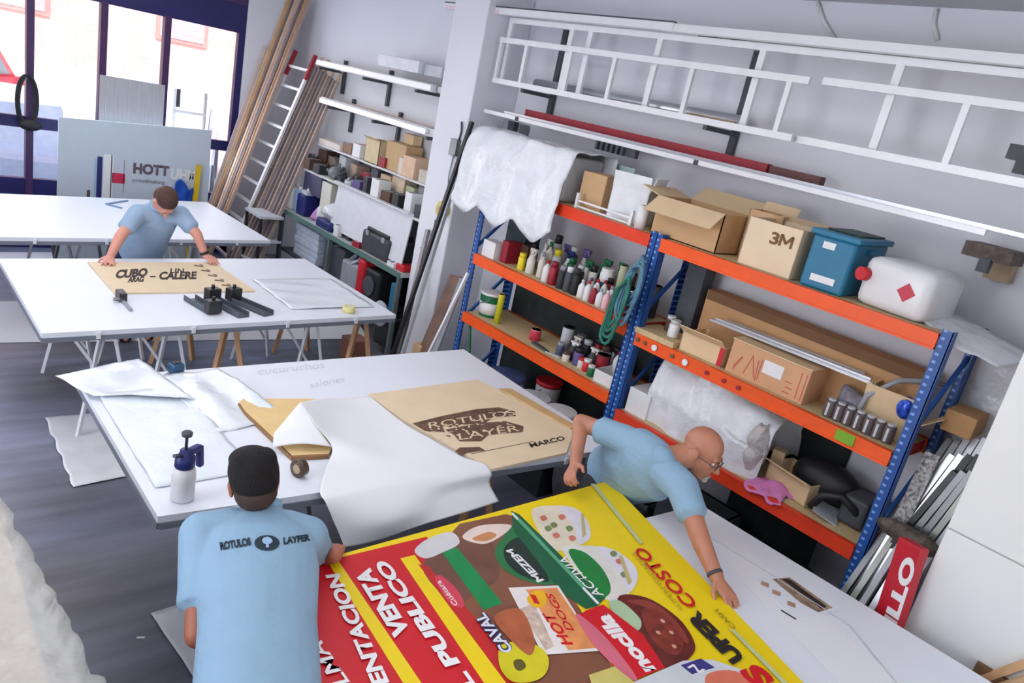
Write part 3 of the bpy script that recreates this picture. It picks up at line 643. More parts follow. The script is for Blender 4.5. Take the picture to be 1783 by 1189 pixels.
# extra pieces in the rack
bottle(3.88, 2.62, ZM + .039, .035, .11, WPL, GREYL, 'white jar standing on the pale chipboard offcut', None, 'jar', 'jar')
bottle(3.97, 2.72, ZM + .039, .03, .10, BROWN, WPL, 'brown jar behind the white jar on the chipboard offcut', None, 'jar', 'jar')
closed_box('black_box', 'black box at the back corner of the middle shelf beside the long cardboard box', 4.12, 2.70, ZM, .12, .14, .48, 0, CHAR, tape=BLACK)
closed_box('dark_case', 'dark teal case at the far end of the bottle shelf above the red box', 4.12, 4.40, ZU, .16, .24, .36, 0, mat((36, 56, 62), .5, var=.2), tape=CHAR)
for x, y, r, h, a, c2, st, lb in ((3.97, 3.92, .03, .27, OFFW, GREEN, 'bottle', 'slim cream bottle with a green cap behind the cream ones'), (4.14, 4.02, .035, .30, GREYL, BLACK, 'spray', 'tall pale can with a black cap near the tan spray can'),
  (4.04, 3.78, .034, .26, WPL, BLUED, 'trigger', 'white trigger bottle with a navy head in the middle of the bottle shelf'), (4.0, 3.70, .032, .21, GREYL, GREEN, 'spray', 'pale can with a green cap behind the dark cans'),
  (4.0, 3.48, .032, .22, OFFW, BLACK, 'spray', 'cream can with a black cap in front of the green trigger bottle'), (3.99, 3.16, .03, .2, CHAR, REDM, 'spray', 'charcoal can with a dark red cap by the khaki tube'),
  (4.12, 3.24, .04, .24, BROWN, BROWN, 'can', 'tall brown tin behind the khaki tube'), (4.13, 3.02, .045, .22, CHAR, BROWN, 'can', 'charcoal tin at the back by the middle post'), (3.92, 2.99, .03, .11, mat((200, 90, 96), .5), WPL, 'jar', 'rosy jar with a white lid next to the middle post')):
    bottle(x, y, ZU, r, h, a, c2, lb, G, st, {'spray': 'spray can', 'can': 'can', 'jar': 'jar'}.get(st, 'bottle'))
for x, y, r, h, a, c2, st, lb in ((3.92, 3.55, .03, .1, mat((70, 80, 110), .5), GREY, 'jar', 'slate blue jar in front of the speckled pale tin'), (4.02, 3.50, .035, .17, CHAR, OFFW, 'trigger', 'charcoal trigger bottle with a cream head on the lower shelf'), (3.90, 3.30, .028, .08, OFFW, RED, 'jar', 'tiny cream jar with a red lid on the lower shelf'),
  (4.14, 3.38, .04, .18, REDM, DARK, 'spray', 'dark red can at the very back of the lower shelf'), (4.14, 3.2, .04, .18, GREYL, BLACK, 'spray', 'pale can with a black cap at the very back of the lower shelf'), (4.03, 3.1, .03, .2, WPL, REDM, 'bottle', 'white bottle with a dark red cap above the white tray')):
    bottle(x, y, ZL, r, h, a, c2, lb, 'small containers on the lower shelf of the far bay', st, {'spray': 'spray can', 'can': 'can', 'jar': 'jar'}.get(st, 'bottle'))

solo('dark_backdrop', MB().grid(lambda u, v: Vector((4.262 + .01 * math.sin(30 * u), 2.95 + 1.55 * u, .15 + 1.22 * v)), 40, 6), mat((34, 44, 44), .8, var=.3), 'dark green tarp added behind the lower shelf of the far bay', 'backdrop', solid=.003)  # dark sheet added as background behind the far bay's lower shelf
solo('dark_backdrop', MB().grid(lambda u, v: Vector((4.255 + .01 * math.sin(20 * u), 1.50 + .62 * u, .2 + 1.13 * v)), 24, 6), mat((30, 42, 44), .8, var=.3), 'dark tarp added behind the bottom shelf of the near bay', 'backdrop', solid=.003)  # second added dark sheet, covers the pale wall behind the bottom shelf

# ================================================================== on the tables
T = .851
def flat(name, label, cat, pts, m, z=T, th=.004, group=None, parent=None):
    k = MB(); k.poly([(p[0], p[1], z) for p in pts], th, (0, 0, 1)); o = k.build(name, m, parent)
    return tag(o, label, cat, group)
def pix(pts, z): return [at(a, b_, Z=z) for a, b_ in pts]
# --- stencil table
t = thing('stencil_board', 'kraft board with black stencilled lettering under the hands of the far man', 'board', (1.85, 5.75, T))
k = MB(); k.poly([(*p[:2], T) for p in [(1.40, 5.38), (2.40, 5.40), (2.36, 6.16), (1.40, 6.12)]], .012, (0, 0, 1)); lift(k, (1.85, 5.75, T)).build('board', KRAFT, t)
INK = mat((52, 42, 36), .7, var=.3)
def ink(s, a, b_, c, z, root, base, bold=.03, m=INK, nm='stencil_lettering'):
    p0, p1, p2 = at(*a, Z=z), at(*b_, Z=z), at(*c, Z=z); k = letters(s, p0, p1, p2, bold); lift(k, base).build(nm, m, root)
SB = (1.85, 5.75, T); zi = T + .0126
ink('CUBO', (200, 484), (256, 480), (204, 470), zi, t, SB, .06); ink('ARAG', (222, 491), (250, 490), (224, 482), zi, t, SB, .06)
ink('-', (261, 484), (271, 484), (262, 476), zi, t, SB, .05); ink('CALERE', (276, 486), (342, 485), (279, 473), zi, t, SB, .05); ink('LIN', (296, 475), (320, 475), (297, 467), zi, t, SB, .03)
for i in range(5): k = MB(); p = at(346 + 12 * i, 463 + 8.5 * i, Z=zi); k.box((p.x, p.y, zi), (.07, .035, .0006), Euler((0, 0, -.5))); k.box((p.x + .03, p.y + .03, zi), (.03, .02, .0006), Euler((0, 0, -.9))); lift(k, SB).build('stencil_mark', mat((110, 90, 68), .7), t)
def bracket(a, b_, label, head):
    p = at(*a, Z=T); q = at(*b_, Z=T); t = thing('metal_bracket', label, 'bracket', p, 0, 'grey metal brackets on the stencil table'); d = Vector((q.x - p.x, q.y - p.y, 0)); n = Vector((-d.y, d.x, 0)).normalized()
    k = MB(); k.bar((0, 0, .012), d + Vector((0, 0, .012)), .10, .012, up=(0, 0, 1)) if 0 else None
    a0 = math.atan2(d.y, d.x); R = Euler((0, 0, a0)); L = d.length
    k = MB(); k.box(d / 2 + Vector((0, 0, .006)), (L, .09, .010), R, .003); k.box(d / 2 + n * .042 + Vector((0, 0, .022)), (L, .006, .034), R); k.box(d / 2 - n * .042 + Vector((0, 0, .022)), (L, .006, .034), R)
    k.build('channel', mat((86, 96, 106), .45, .3, var=.15), t)
    hp = d * head; k = MB(); k.box(hp + Vector((0, 0, .055)), (.07, .10, .09), R, .006); k.build('block', STEELD, t)
    k = MB(); k.lathe([(.012, .1), (.012, .125)], hp); k.build('knob', BLACK, t); return t
bracket((330, 522), (370, 546), 'left grey bracket with its dark block at the near end', 1.0)
bracket((368, 524), (424, 553), 'middle grey bracket with its dark block at the far end', 0.02)
bracket((404, 523), (468, 550), 'right grey bracket, longest, with a pointed dark block at the far end', 0.03)
t = thing('clamp', 'small dark clamp standing below the left corner of the stencil board', 'clamp', at(218, 530, Z=T))
MB().box((0, .10, .03), (.05, .11, .06), bev=.006).build('body', STEELD, t); MB().box((.0, -.04, .008), (.022, .20, .014), bev=.002).build('bar', GREY, t); MB().lathe([(.012, 0), (.012, .07)], (-.06, .05, .02), (1, 0, 0)).build('screw', STEEL, t)
t = thing('tape_roll', 'pale yellow tape roll at the right end of the stencil table', 'tape', at(607, 543, Z=T))
k = MB(); k.lathe([(.022, 0), (.05, 0), (.05, .045), (.022, .045), (.022, 0)], n=28); k.build('tape', mat((222, 216, 150), .5), t, True); MB().lathe([(.022, .001), (.022, .046)], n=20).build('core', OFFW, t)
drape('plastic_film', 'thin clear film spread over the right part of the stencil table', 'plastic film', lambda u, v: (2.5 + .72 * u, 4.98 + .75 * v, T + .004 + .008 * math.sin(9 * v + 3 * u) ** 2), 20, 24, FILM, .004, 8, .001)
# --- window table
t = thing('folding_rule', 'blue folded rule lying open in a V on the table by the window', 'rule', at(185, 356, Z=T))
q = at(222, 350, Z=T) - at(185, 356, Z=T); r_ = at(212, 363, Z=T) - at(185, 356, Z=T)
MB().bar((0, 0, .006), (q.x, q.y, .006), .022, .01).build('arm', mat((120, 150, 190), .5), t); MB().bar((0, 0, .006), (r_.x, r_.y, .006), .022, .01).build('arm', mat((120, 150, 190), .5), t)
# --- film table: big kraft board with brown stencil
t = thing('stencil_board', 'large kraft board covered in rubbed brown stencil lettering, right half of the film table', 'board', (2.7, 3.0, T)); B = (2.7, 3.0, T)
k = MB(); k.poly([(*p[:2], T + .001) for p in pix([(640, 690), (830, 664), (990, 745), (1000, 752), (985, 792), (855, 821), (700, 735)], T)], .014, (0, 0, 1)); lift(k, B).build('board', KRAFT, t)
k = MB(); k.poly([(*p[:2], T + .0155) for p in pix([(868, 682), (888, 682), (1003, 748), (992, 752)], T)], .01, (0, 0, 1)); lift(k, B).build('edge_strip', mat((206, 172, 122), .7), t)
BR = mat((104, 76, 62), .8, var=.35, scale=30); zi = T + .0165
def stain(pts, m=BR, nm='stencil_shading', z=None, root=t, base=B):
    z = z or zi; k = MB(); k.poly(pix(pts, z)); k = lift(k, base); return k.build(nm, m, root)
stain([(718, 737), (770, 724), (830, 712), (868, 709), (896, 716), (898, 724), (860, 726), (845, 736), (800, 740), (770, 742), (775, 752), (740, 750)])
stain([(790, 756), (775, 748), (838, 736), (880, 733), (912, 742), (910, 752), (880, 754), (850, 757), (838, 768), (800, 768)], z=zi + .0004)
stain([(792, 786), (800, 779), (835, 778), (845, 784), (815, 788), (806, 792)])
zi2 = zi + .0008
ink('ROTULOS', (748, 746), (898, 722), (745, 735), zi2, t, B, .0, KRAFT); ink('LAYER', (800, 766), (905, 750), (797, 754), zi2, t, B, .0, KRAFT)
for i in range(46):
    u_ = random.random(); a = 745 + 150 * u_ + random.uniform(-6, 6); b_ = 742 - 26 * u_ + random.uniform(-8, 14) + (12 if random.random() < .5 else 0)
    k = MB(); p = at(a, b_, Z=zi + .0009); k.box(p, (random.uniform(.01, .035), random.uniform(.006, .016), .0004), Euler((0, 0, random.random() * 3))); lift(k, B).build('rubbed_spot', KRAFT if random.random() < .6 else BR, t)
ink('MARCO', (925, 779), (985, 765), (920, 772), zi, t, B, .03)
k = MB(); k.bar(at(820, 790, Z=zi), at(930, 768, Z=zi), .003, .001); lift(k, B).build('ruled_line', BROWN, t)
t = thing('kraft_panel', 'rounded end of a tan kraft panel showing under the folded white paper', 'board', (1.6, 3.2, T))
k = MB(); k.poly([(*p[:2], T + .001) for p in pix([(423, 700), (415, 707), (425, 722), (450, 745), (478, 772), (505, 800), (572, 796), (580, 780), (560, 700)], T)], .02, (0, 0, 1)); lift(k, (1.6, 3.2, T)).build('panel', mat((226, 196, 140), .7, var=.05), t)
k = MB(); pp = pix([(415, 708), (425, 723), (450, 746), (478, 773), (508, 802), (572, 798)], T)
for a, b_ in zip(pp, pp[1:]): k.bar((a.x, a.y, T + .011), (b_.x, b_.y, T + .011), .008, .02)
lift(k, (1.6, 3.2, T)).build('brown_edge', mat((150, 112, 74), .7), t)
# the big sheet of white paper, folded at the left, falling over the near edge
def sheet():
    rows = [  # each row: pixel points with heights, from the left edge to the right edge
        [(523, 700, 1.00), (560, 694, .93), (600, 692, .885), (622, 691, .875), (645, 691, .873)],
        [(548, 738, .97), (588, 738, .91), (630, 737, .880), (668, 737, .873), (705, 738, .873)],
        [(577, 778, .90), (622, 784, .895), (665, 778, .878), (710, 770, .873), (752, 765, .873)],
        [(566, 818, .873), (640, 815, .873), (700, 806, .873), (750, 799, .873), (805, 795, .873)],
        [(557, 858, .868), (635, 848, .868), (705, 843, .868), (780, 834, .868), (860, 821, .868)],
    ]
    P = [[at(a, b_, Z=z) for a, b_, z in r] for r in rows]
    last = P[-1]; e = [Vector((p.x, 2.44 + .055 * (3.4 - p.x) * .9 + .03, .872)) for p in last]
    P[-1] = [Vector((a.x, max(a.y, b_.y), .873)) for a, b_ in zip(last, e)]
    edge = [Vector((p.x, p.y - .06, .85)) for p in e]
    P.append(edge)
    for k2, (px, py) in enumerate(()): pass
    bot = [at(600, 952, Y=2.44), at(660, 940, Y=2.40), at(730, 915, Y=2.36), at(800, 895, Y=2.34), at(868, 873, Y=2.36)]
    top = edge
    P.append([a.lerp(b_, .5) + Vector((0, -.05 * math.sin(i * 1.3), 0)) for i, (a, b_) in enumerate(zip(top, bot))]); P.append(bot)
    nr, nc = len(P), len(P[0])
    def cr(p0, p1, p2, p3, t_): return .5 * ((2 * p1) + (-p0 + p2) * t_ + (2 * p0 - 5 * p1 + 4 * p2 - p3) * t_ ** 2 + (-p0 + 3 * p1 - 3 * p2 + p3) * t_ ** 3)
    def line(r, v):
        s = v * (nc - 1); i = min(int(s), nc - 2); f_ = s - i; g = lambda j: P[r][min(max(j, 0), nc - 1)]
        return cr(g(i - 1), g(i), g(i + 1), g(i + 2), f_)
    def f(u, v):
        s = u * (nr - 1); i = min(int(s), nr - 2); f_ = s - i; g = lambda j: line(min(max(j, 0), nr - 1), v)
        return cr(g(i - 1), g(i), g(i + 1), g(i + 2), f_)
    return f
sf = sheet()
drape('paper_sheet', 'large white paper sheet with one corner folded, hanging over the near table edge', 'paper', sf, 56, 40, PAPER, .004, 5, .0015)
drape('masking_film', 'wavy white film hanging off the far left corner of the film table', 'film', lambda u, v: (lambda a, b_: a.lerp(b_, u))(at(95 + 65 * v, 655 + 35 * v, Z=.90 - .03 * v), at(242 + 100 * v, 624 + 72 * v, Z=.885 - .015 * v)) + Vector((0, 0, .025 * math.sin(7 * v) * math.sin(3.1 * u))), 24, 24, FILM, .010, 8, .0015, seed=2)
drape('masking_film', 'wrinkled translucent film in the middle of the film table', 'film', lambda u, v: (1.34 + .36 * u - .1 * v, 3.25 + .70 * v + .05 * u, T + .006 + .03 * math.sin(3.1 * v) * math.sin(5 * u) ** 2), 24, 24, FILM, .008, 10, .0012, seed=5)
drape('masking_film', 'thin film lying along the left edge of the film table', 'film', lambda u, v: (.93 + .42 * u, 2.85 + .95 * v, T + .004 + .006 * math.sin(8 * v) ** 2), 18, 22, FILM, .004, 9, .0012, seed=8)
for a, b_, c_, lb in ((((450, 652)), (565, 640), (450, 640), 1), ((540, 676), (600, 664), (540, 664), 2)):
    k = letters('cucuruchos' if lb == 1 else 'salones', at(*a, Z=T + .0008), at(*b_, Z=T + .0008), at(*c_, Z=T + .0008), -.01)
    o = solo('pencil_lettering', k, mat((206, 212, 222), .6), 'faint grey pencil lettering on the film table, %s' % ('upper line' if lb == 1 else 'lower line'), 'drawing')
apex = [at(523, 700, Z=1.00), at(548, 738, Z=.97), at(577, 778, Z=.90)]; lefte = [at(523, 700, Z=1.0), at(476, 755, Z=.93), at(474, 779, Z=.885)]
def fold(u, v):
    i = 0 if v < .5 else 1; f_ = v * 2 - i; return lefte[i].lerp(lefte[i + 1], f_).lerp(apex[i].lerp(apex[i + 1], f_), u) + Vector((0, 0, .02 * math.sin(3.14 * u) * v))
_ps = [o for o in bpy.data.objects if o.name == 'paper_sheet'][0]
drape('folded_corner', None, None, fold, 14, 14, PAPER, .002, 5, .0015, parent=_ps)
# pressure spray bottle
t = thing('spray_bottle', 'white pressure spray bottle with navy pump head on the film table', 'spray bottle', at(317, 868, Z=T), .5)
MB().lathe([(.040, 0), (.046, .008), (.047, .11), (.044, .135), (.032, .150), (.03, .16)], n=28).build('body', mat((226, 228, 232), .35, var=.03), t, True)
MB().lathe([(.036, .148), (.040, .155), (.038, .195), (.025, .205), (.022, .225)], n=24).build('collar', BLUED, t, True)
MB().lathe([(.006, .22), (.006, .285), (.02, .287), (.022, .30), (.018, .305)], n=16).build('pump_rod', CHAR, t, True)
k = MB(); k.box((.035, 0, .208), (.085, .028, .028), bev=.006); k.box((.082, 0, .165), (.026, .026, .10), Euler((0, -.12, 0)), .006); k.build('grip', BLUED, t)
k = MB(); k.cyl((-.02, 0, .205), (-.062, 0, .222), .008); k.build('nozzle', CHAR, t)
t = thing('tape_roll', 'dark brown tape roll standing near the hair of the man in front', 'tape', at(520, 828, Z=T), .2)
MB().lathe([(.022, -.02), (.04, -.02), (.04, .02), (.022, .02), (.022, -.02)], (0, 0, .04), (1, .1, 0), 28).build('tape', mat((84, 66, 52), .3, var=.2), t, True); MB().lathe([(.022, -.021), (.022, .021)], (0, 0, .04), (1, .1, 0)).build('core', TAN, t)
t = thing('tape_measure', 'small dark blue tape measure at the far edge of the film table', 'tape measure', at(306, 648, Z=T), .3)
MB().box((0, 0, .028), (.075, .06, .055), bev=.012).build('case', mat((40, 84, 120), .4), t); MB().box((0, 0, .058), (.05, .03, .006)).build('clip', BLACK, t)
MB().bar((-.04, 0, .006), (-.16, -.06, .004), .016, .002).build('blade', GREY, t)
# --- poster table
P0 = (2.1, 1.6, .868)
pst = thing('poster', 'huge yellow and red supermarket poster panel, printing upside down to the viewer', 'poster', P0)
ZP = .868
CY = mat((240, 212, 0), .5, var=.015, coat=.03); CR = mat((206, 12, 30), .5, var=.03, coat=.03); CW = mat((238, 238, 240), .3, var=.01)
k = MB(); cor = [(1.12, 2.12), (2.99, 2.15), (2.22, -.35), (1.14, -.35)]
cor[0] = (1.12, 2.13); cor[3] = (.51, -.35)
k.poly([(*p, ZP - .010) for p in cor], .010, (0, 0, 1)); lift(k, P0).build('panel', CY, pst)
_ord = [0]
def art(pts, m, nm, px=True, sm=False):
    _ord[0] += 1; z = ZP + .00010 * _ord[0]
    P = [at(a, b_, Z=z) for a, b_ in pts] if px else [Vector((*p, z)) for p in pts]
    if sm:
        Q = []; n = len(P)
        for i in range(n):
            p0, p1, p2, p3 = P[i - 1], P[i], P[(i + 1) % n], P[(i + 2) % n]
            for j in range(5):
                s = j / 5; Q.append(.5 * ((2 * p1) + (-p0 + p2) * s + (2 * p0 - 5 * p1 + 4 * p2 - p3) * s ** 2 + (-p0 + 3 * p1 - 3 * p2 + p3) * s ** 3))
        P = Q
    k = MB(); k.poly(P)
    if k.b.faces[:][0].normal.z < 0: pass
    return lift(k, P0).build(nm, m, pst)
def words(s, a, b_, c, m, nm='lettering', bold=.04):
    _ord[0] += 1; z = ZP + .00010 * _ord[0]; k = letters(s, at(*a, Z=z), at(*b_, Z=z), at(*c, Z=z), bold); return lift(k, P0).build(nm, m, pst)
# red band at the left with yellow stripes
art([(1.125, 2.125), (1.78, 2.10), (1.68, -.34), (.515, -.34)], CR, 'red_band', False)
art([(568, 974), (585, 970), (734, 1189), (880, 1403), (840, 1410), (702, 1189)], CY, 'yellow_stripe')
art([(697, 972), (722, 966), (883, 1189), (1030, 1395), (985, 1400), (843, 1189)], CY, 'yellow_stripe')
art([(1.03, 2.13), (1.40, 2.135), (1.40, 2.125), (1.03, 2.12)], CR, 'red_edge', False) if 0 else None
BRN = mat((132, 84, 62), .3, var=.15, scale=5)
art([(734, 985), (775, 940), (800, 912), (880, 895), (900, 900), (1010, 1060), (1080, 1189), (1180, 1310), (980, 1310), (883, 1189), (800, 1075)], BRN, 'picture_table')
art([(735, 985), (790, 944), (845, 930), (870, 1000), (830, 1030), (790, 1050)], mat((112, 74, 60), .5, var=.2), 'picture_shade', sm=True)
art([(655, 985), (700, 985), (880, 1189), (960, 1300), (900, 1300)], mat((214, 150, 60), .3), 'orange_shadow') if 0 else None
art([(728, 982), (745, 985), (905, 1160), (1000, 1300), (960, 1310), (880, 1187)], mat((196, 40, 40), .3, var=.1), 'picture_red_cloth')
art([(722, 958), (745, 938), (785, 926), (800, 945), (770, 962), (740, 972)], mat((214, 214, 216), .3), 'picture_cup', sm=True)
art([(805, 935), (835, 915), (890, 914), (870, 935), (840, 947)], mat((232, 214, 204), .3), 'picture_plate', sm=True)
art([(822, 938), (850, 926), (865, 932), (845, 942)], mat((206, 140, 90), .3), 'picture_food', sm=True)
art([(770, 962), (795, 952), (875, 1050), (842, 1062)], mat((16, 140, 72), .25), 'green_strip')
art([(805, 1010), (826, 1010), (838, 1026), (818, 1030)], mat((120, 190, 190), .25), 'strip_shine') if 0 else None
art([(758, 1008), (768, 1002), (795, 1025), (808, 1050), (800, 1058), (775, 1040)], mat((214, 70, 90), .3), 'oval_badge', sm=True)
words('Cuétara', (798, 1052), (766, 1010), (790, 1056), CW, bold=.01)
# green mezzo jar label
art([(862, 958), (880, 930), (905, 912), (945, 960), (965, 1010), (945, 1018), (900, 1005), (872, 985)], mat((40, 120, 70), .3), 'green_label_rim', sm=True)
art([(878, 955), (895, 938), (915, 942), (955, 1005), (940, 1012), (905, 1000), (882, 978)], mat((22, 50, 42), .3), 'dark_label', sm=True)
words('MEZEM', (948, 1010), (892, 955), (936, 1014), CW)
GJ = mat((14, 98, 64), .28, var=.1)
# two white and green jars
art([(925, 890), (965, 880), (1005, 886), (1025, 915), (1024, 940), (985, 958), (955, 950)], mat((226, 218, 196), .3, var=.08), 'jar_back', sm=True)
art([(972, 884), (1000, 886), (1022, 905), (1028, 935), (1008, 946), (1000, 915)], mat((220, 218, 228), .3), 'jar_lid', sm=True)
art([(980, 960), (1010, 950), (1055, 955), (1100, 985), (1108, 1015), (1085, 1040), (1050, 1040)], mat((222, 222, 214), .3), 'jar_front', sm=True)
art([(1040, 952), (1075, 960), (1105, 985), (1110, 1010), (1092, 1024), (1072, 990)], mat((220, 218, 228), .3), 'jar_lid', sm=True)
art([(890, 889), (905, 896), (960, 950), (1010, 1000), (1055, 1040), (1040, 1055), (1020, 1060), (975, 1030), (935, 975), (895, 925)], GJ, 'green_sleeve')
art([(990, 962), (1015, 960), (1045, 985), (1062, 1015), (1060, 1035), (1040, 1032)], mat((20, 130, 60), .28), 'green_badge', sm=True)
words('ACTIVIA', (1052, 1036), (985, 968), (1036, 1040), CW, bold=.01)
k_ = art([(889, 893), (893, 892), (1044, 1050), (1040, 1052)], CW, 'white_line')
for (a_, b2, c2) in ((940, 900, 'r'), (958, 912, 'g'), (972, 898, 'r'), (985, 918, 'g'), (962, 930, 'r'), (948, 918, 'g'), (990, 935, 'r'), (1072, 975, 'r'), (1080, 998, 'g'), (1062, 962, 'g')):
    art([(a_, b2), (a_ + 8, b2 - 3), (a_ + 13, b2 + 3), (a_ + 5, b2 + 7)], mat((206, 120, 104), .4) if c2 == 'r' else mat((120, 140, 90), .4), 'salad_piece', sm=True)
art([(900, 905), (906, 903), (1018, 1020), (1013, 1024)], mat((90, 170, 130), .3), 'sleeve_stripe')
art([(1012, 895), (1016, 893), (1020, 930), (1014, 936)], mat((190, 180, 120), .3), 'lid_edge'); art([(1078, 968), (1083, 966), (1100, 1012), (1094, 1018)], mat((190, 180, 120), .3), 'lid_edge')
# hot dogs pack
art([(885, 1023), (972, 1019), (1045, 1133), (945, 1140)], mat((232, 228, 226), .3), 'pack')
art([(915, 1026), (970, 1023), (1040, 1128), (990, 1132)], mat((228, 150, 90), .3, var=.2, scale=12), 'pack_picture')
art([(905, 1060), (930, 1050), (965, 1125), (950, 1132)], mat((206, 186, 170), .3, var=.3, scale=30), 'pack_sausages')
art([(918, 1040), (932, 1028), (950, 1032), (950, 1052), (935, 1058), (922, 1052)], mat((240, 186, 30), .3), 'round_badge', sm=True)
words('1', (940, 1052), (932, 1036), (930, 1050), CR, bold=.03)
words('HOT', (998, 1122), (962, 1068), (978, 1122), CR, bold=.03); words('DOGS', (1000, 1098), (962, 1034), (985, 1096), CR, bold=.02)
# red jar
art([(1075, 1042), (1125, 1040), (1180, 1075), (1208, 1115), (1205, 1140), (1165, 1165), (1120, 1120)], mat((96, 34, 30), .25, var=.3, scale=12), 'jar_brown', sm=True)
art([(1092, 1046), (1130, 1046), (1172, 1075), (1198, 1112), (1192, 1118), (1160, 1082), (1125, 1058)], mat((140, 60, 52), .25), 'jar_rim', sm=True)
art([(1118, 1062), (1140, 1060), (1172, 1088), (1190, 1120), (1178, 1140), (1150, 1128), (1125, 1095)], mat((128, 50, 40), .3, var=.4, scale=26), 'jar_cream', sm=True)
for a_, b2 in ((1150, 1078), (1165, 1098), (1142, 1098), (1170, 1122)): art([(a_, b2), (a_ + 6, b2 + 1), (a_ + 8, b2 + 6), (a_ + 2, b2 + 5)], mat((214, 160, 140), .3), 'cream_glint', sm=True)
art([(1060, 1052), (1080, 1046), (1115, 1078), (1110, 1098), (1085, 1085)], mat((170, 200, 160), .3), 'jar_leaf', sm=True)
art([(1005, 1072), (1022, 1062), (1050, 1052), (1085, 1078), (1120, 1105), (1158, 1162), (1110, 1182), (1075, 1172)], CR, 'red_label')
art([(1003, 1074), (1015, 1074), (1060, 1115), (1108, 1178), (1095, 1180), (1040, 1130)], mat((214, 110, 130), .3), 'jar_pink_base', sm=True)
words('nocilla', (1142, 1166), (1058, 1068), (1116, 1172), CW, bold=.05)
# yellow apple ring, cereal letters
art([(868, 1135), (878, 1120), (915, 1117), (945, 1130), (956, 1152), (948, 1175), (925, 1187), (892, 1186), (872, 1165)], mat((214, 204, 30), .35, var=.1), 'yellow_fruit', sm=True)
art([(860, 1075), (905, 1060), (930, 1110), (925, 1140), (900, 1125)], mat((176, 96, 60), .4, var=.2, scale=14), 'picture_bread', sm=True)
art([(895, 1150), (908, 1148), (916, 1160), (905, 1168), (896, 1162)], mat((96, 84, 28), .4), 'fruit_hole', sm=True)
words('CAVAL', (894, 1132), (842, 1066), (876, 1139), mat((40, 44, 90), .3), bold=.10); words('CAVAL', (894, 1132), (842, 1066), (876, 1139), mat((220, 224, 236), .3), bold=.03)
art([(1100, 1189), (1190, 1150), (1240, 1148), (1290, 1165), (1340, 1230), (1150, 1260)], mat((206, 214, 220), .3), 'white_pack')
art([(1185, 1158), (1220, 1146), (1245, 1162), (1205, 1174)], mat((54, 54, 130), .3), 'blue_badge'); words('N', (1228, 1166), (1206, 1156), (1222, 1158) if 0 else (1218, 1172), CW, bold=.02)
art([(1230, 1175), (1280, 1168), (1320, 1200), (1290, 1230), (1240, 1215)], mat((220, 120, 96), .3), 'pack_ham', sm=True)
art([(1025, 1175), (1070, 1160), (1120, 1200), (1080, 1240), (1040, 1220)], mat((206, 196, 110), .3), 'cheese_pack')
# lettering
RED2 = CR
for s, a, b_, c in (('VENTA', (716, 1102), (642, 988), (687, 1111)), ('AL PUBLICO', (862, 1240), (672, 975), (836, 1249))):
    words(s, a, b_, c, CW, bold=.05)
words('ALIMENTACION', (728, 1300), (590, 998), (698, 1308), CW, bold=.04)
words('ALMACEN', (630, 1218), (514, 1049), (602, 1226), CW, bold=.018)
words('UPER', (1296, 1145), (1212, 1062), (1276, 1157), BLACK, bold=.06); words('S', (1350, 1185), (1315, 1155), (1318, 1198), CR, bold=.06)
words('COSTO', (1216, 1052), (1120, 952), (1196, 1060), CR, bold=.02)
words('SUPERMERCADOS', (1190, 1060), (1105, 960), (1184, 1064), mat((170, 150, 30), .4), bold=0); words('CASH', (1282, 1092), (1250, 1060), (1276, 1096), mat((120, 110, 30), .4), bold=0)
GL = mat((190, 200, 150), .4)
art([(1028, 842), (1036, 842), (1120, 945), (1114, 947)], GL, 'pale_line'); art([(1270, 1095), (1278, 1095), (1372, 1189), (1362, 1189)], GL, 'pale_line')

# right part of the poster table
t = thing('printed_sheet', 'small print with a dark photograph and three brown squares on the poster table', 'print', (3.1, 1.1, T)); B = (3.1, 1.1, T)
k = MB(); k.poly([(*p[:2], T + .001) for p in pix([(1315, 1008), (1385, 995), (1470, 1062), (1380, 1078)], T)], .001, (0, 0, 1)); lift(k, B).build('sheet', WHITE, t)
for j, pts in enumerate(([(1345, 1008), (1375, 1005), (1450, 1058), (1425, 1066), (1395, 1050)], [(1362, 1008), (1374, 1008), (1440, 1056), (1430, 1060)])):
    k = MB(); k.poly(pix(pts, T + .0025 + .0005 * j)); lift(k, B).build('photograph', [mat((150, 130, 110), .4, var=.5, scale=20), mat((48, 44, 44), .4)][j], t)
for j, (a, b_) in enumerate(((1332, 1017), (1352, 1032), (1378, 1052))):
    k = MB(); p = at(a, b_, Z=T + .0026); k.box(p, (.035, .035, .0006), Euler((0, 0, .5))); lift(k, B).build('brown_square', mat((176, 142, 122), .5), t)
flat('paper_backing', 'long white backing paper strip along the right edge of the poster table', 'paper', pix([(1213, 886), (1240, 905), (1570, 1189), (1460, 1189), (1300, 1020), (1205, 905)], T), PAPER, T + .0002, .0008)
k = MB(); pp = pix([(1225, 930), (1340, 1000), (1480, 1090), (1560, 1189)], T)
for a, b_ in zip(pp, pp[1:]): k.bar((a.x, a.y, T + .002), (b_.x, b_.y, T + .002), .006, .003)
solo('cord', k, GREYL, 'thin grey cord lying along the right side of the poster table', 'cord')
solo('loose_strip', MB().bar(at(1360, 1062, Z=T + .003), at(1386, 1078, Z=T + .003), .008, .002), DARK, 'short black strip below the small print', 'strip')

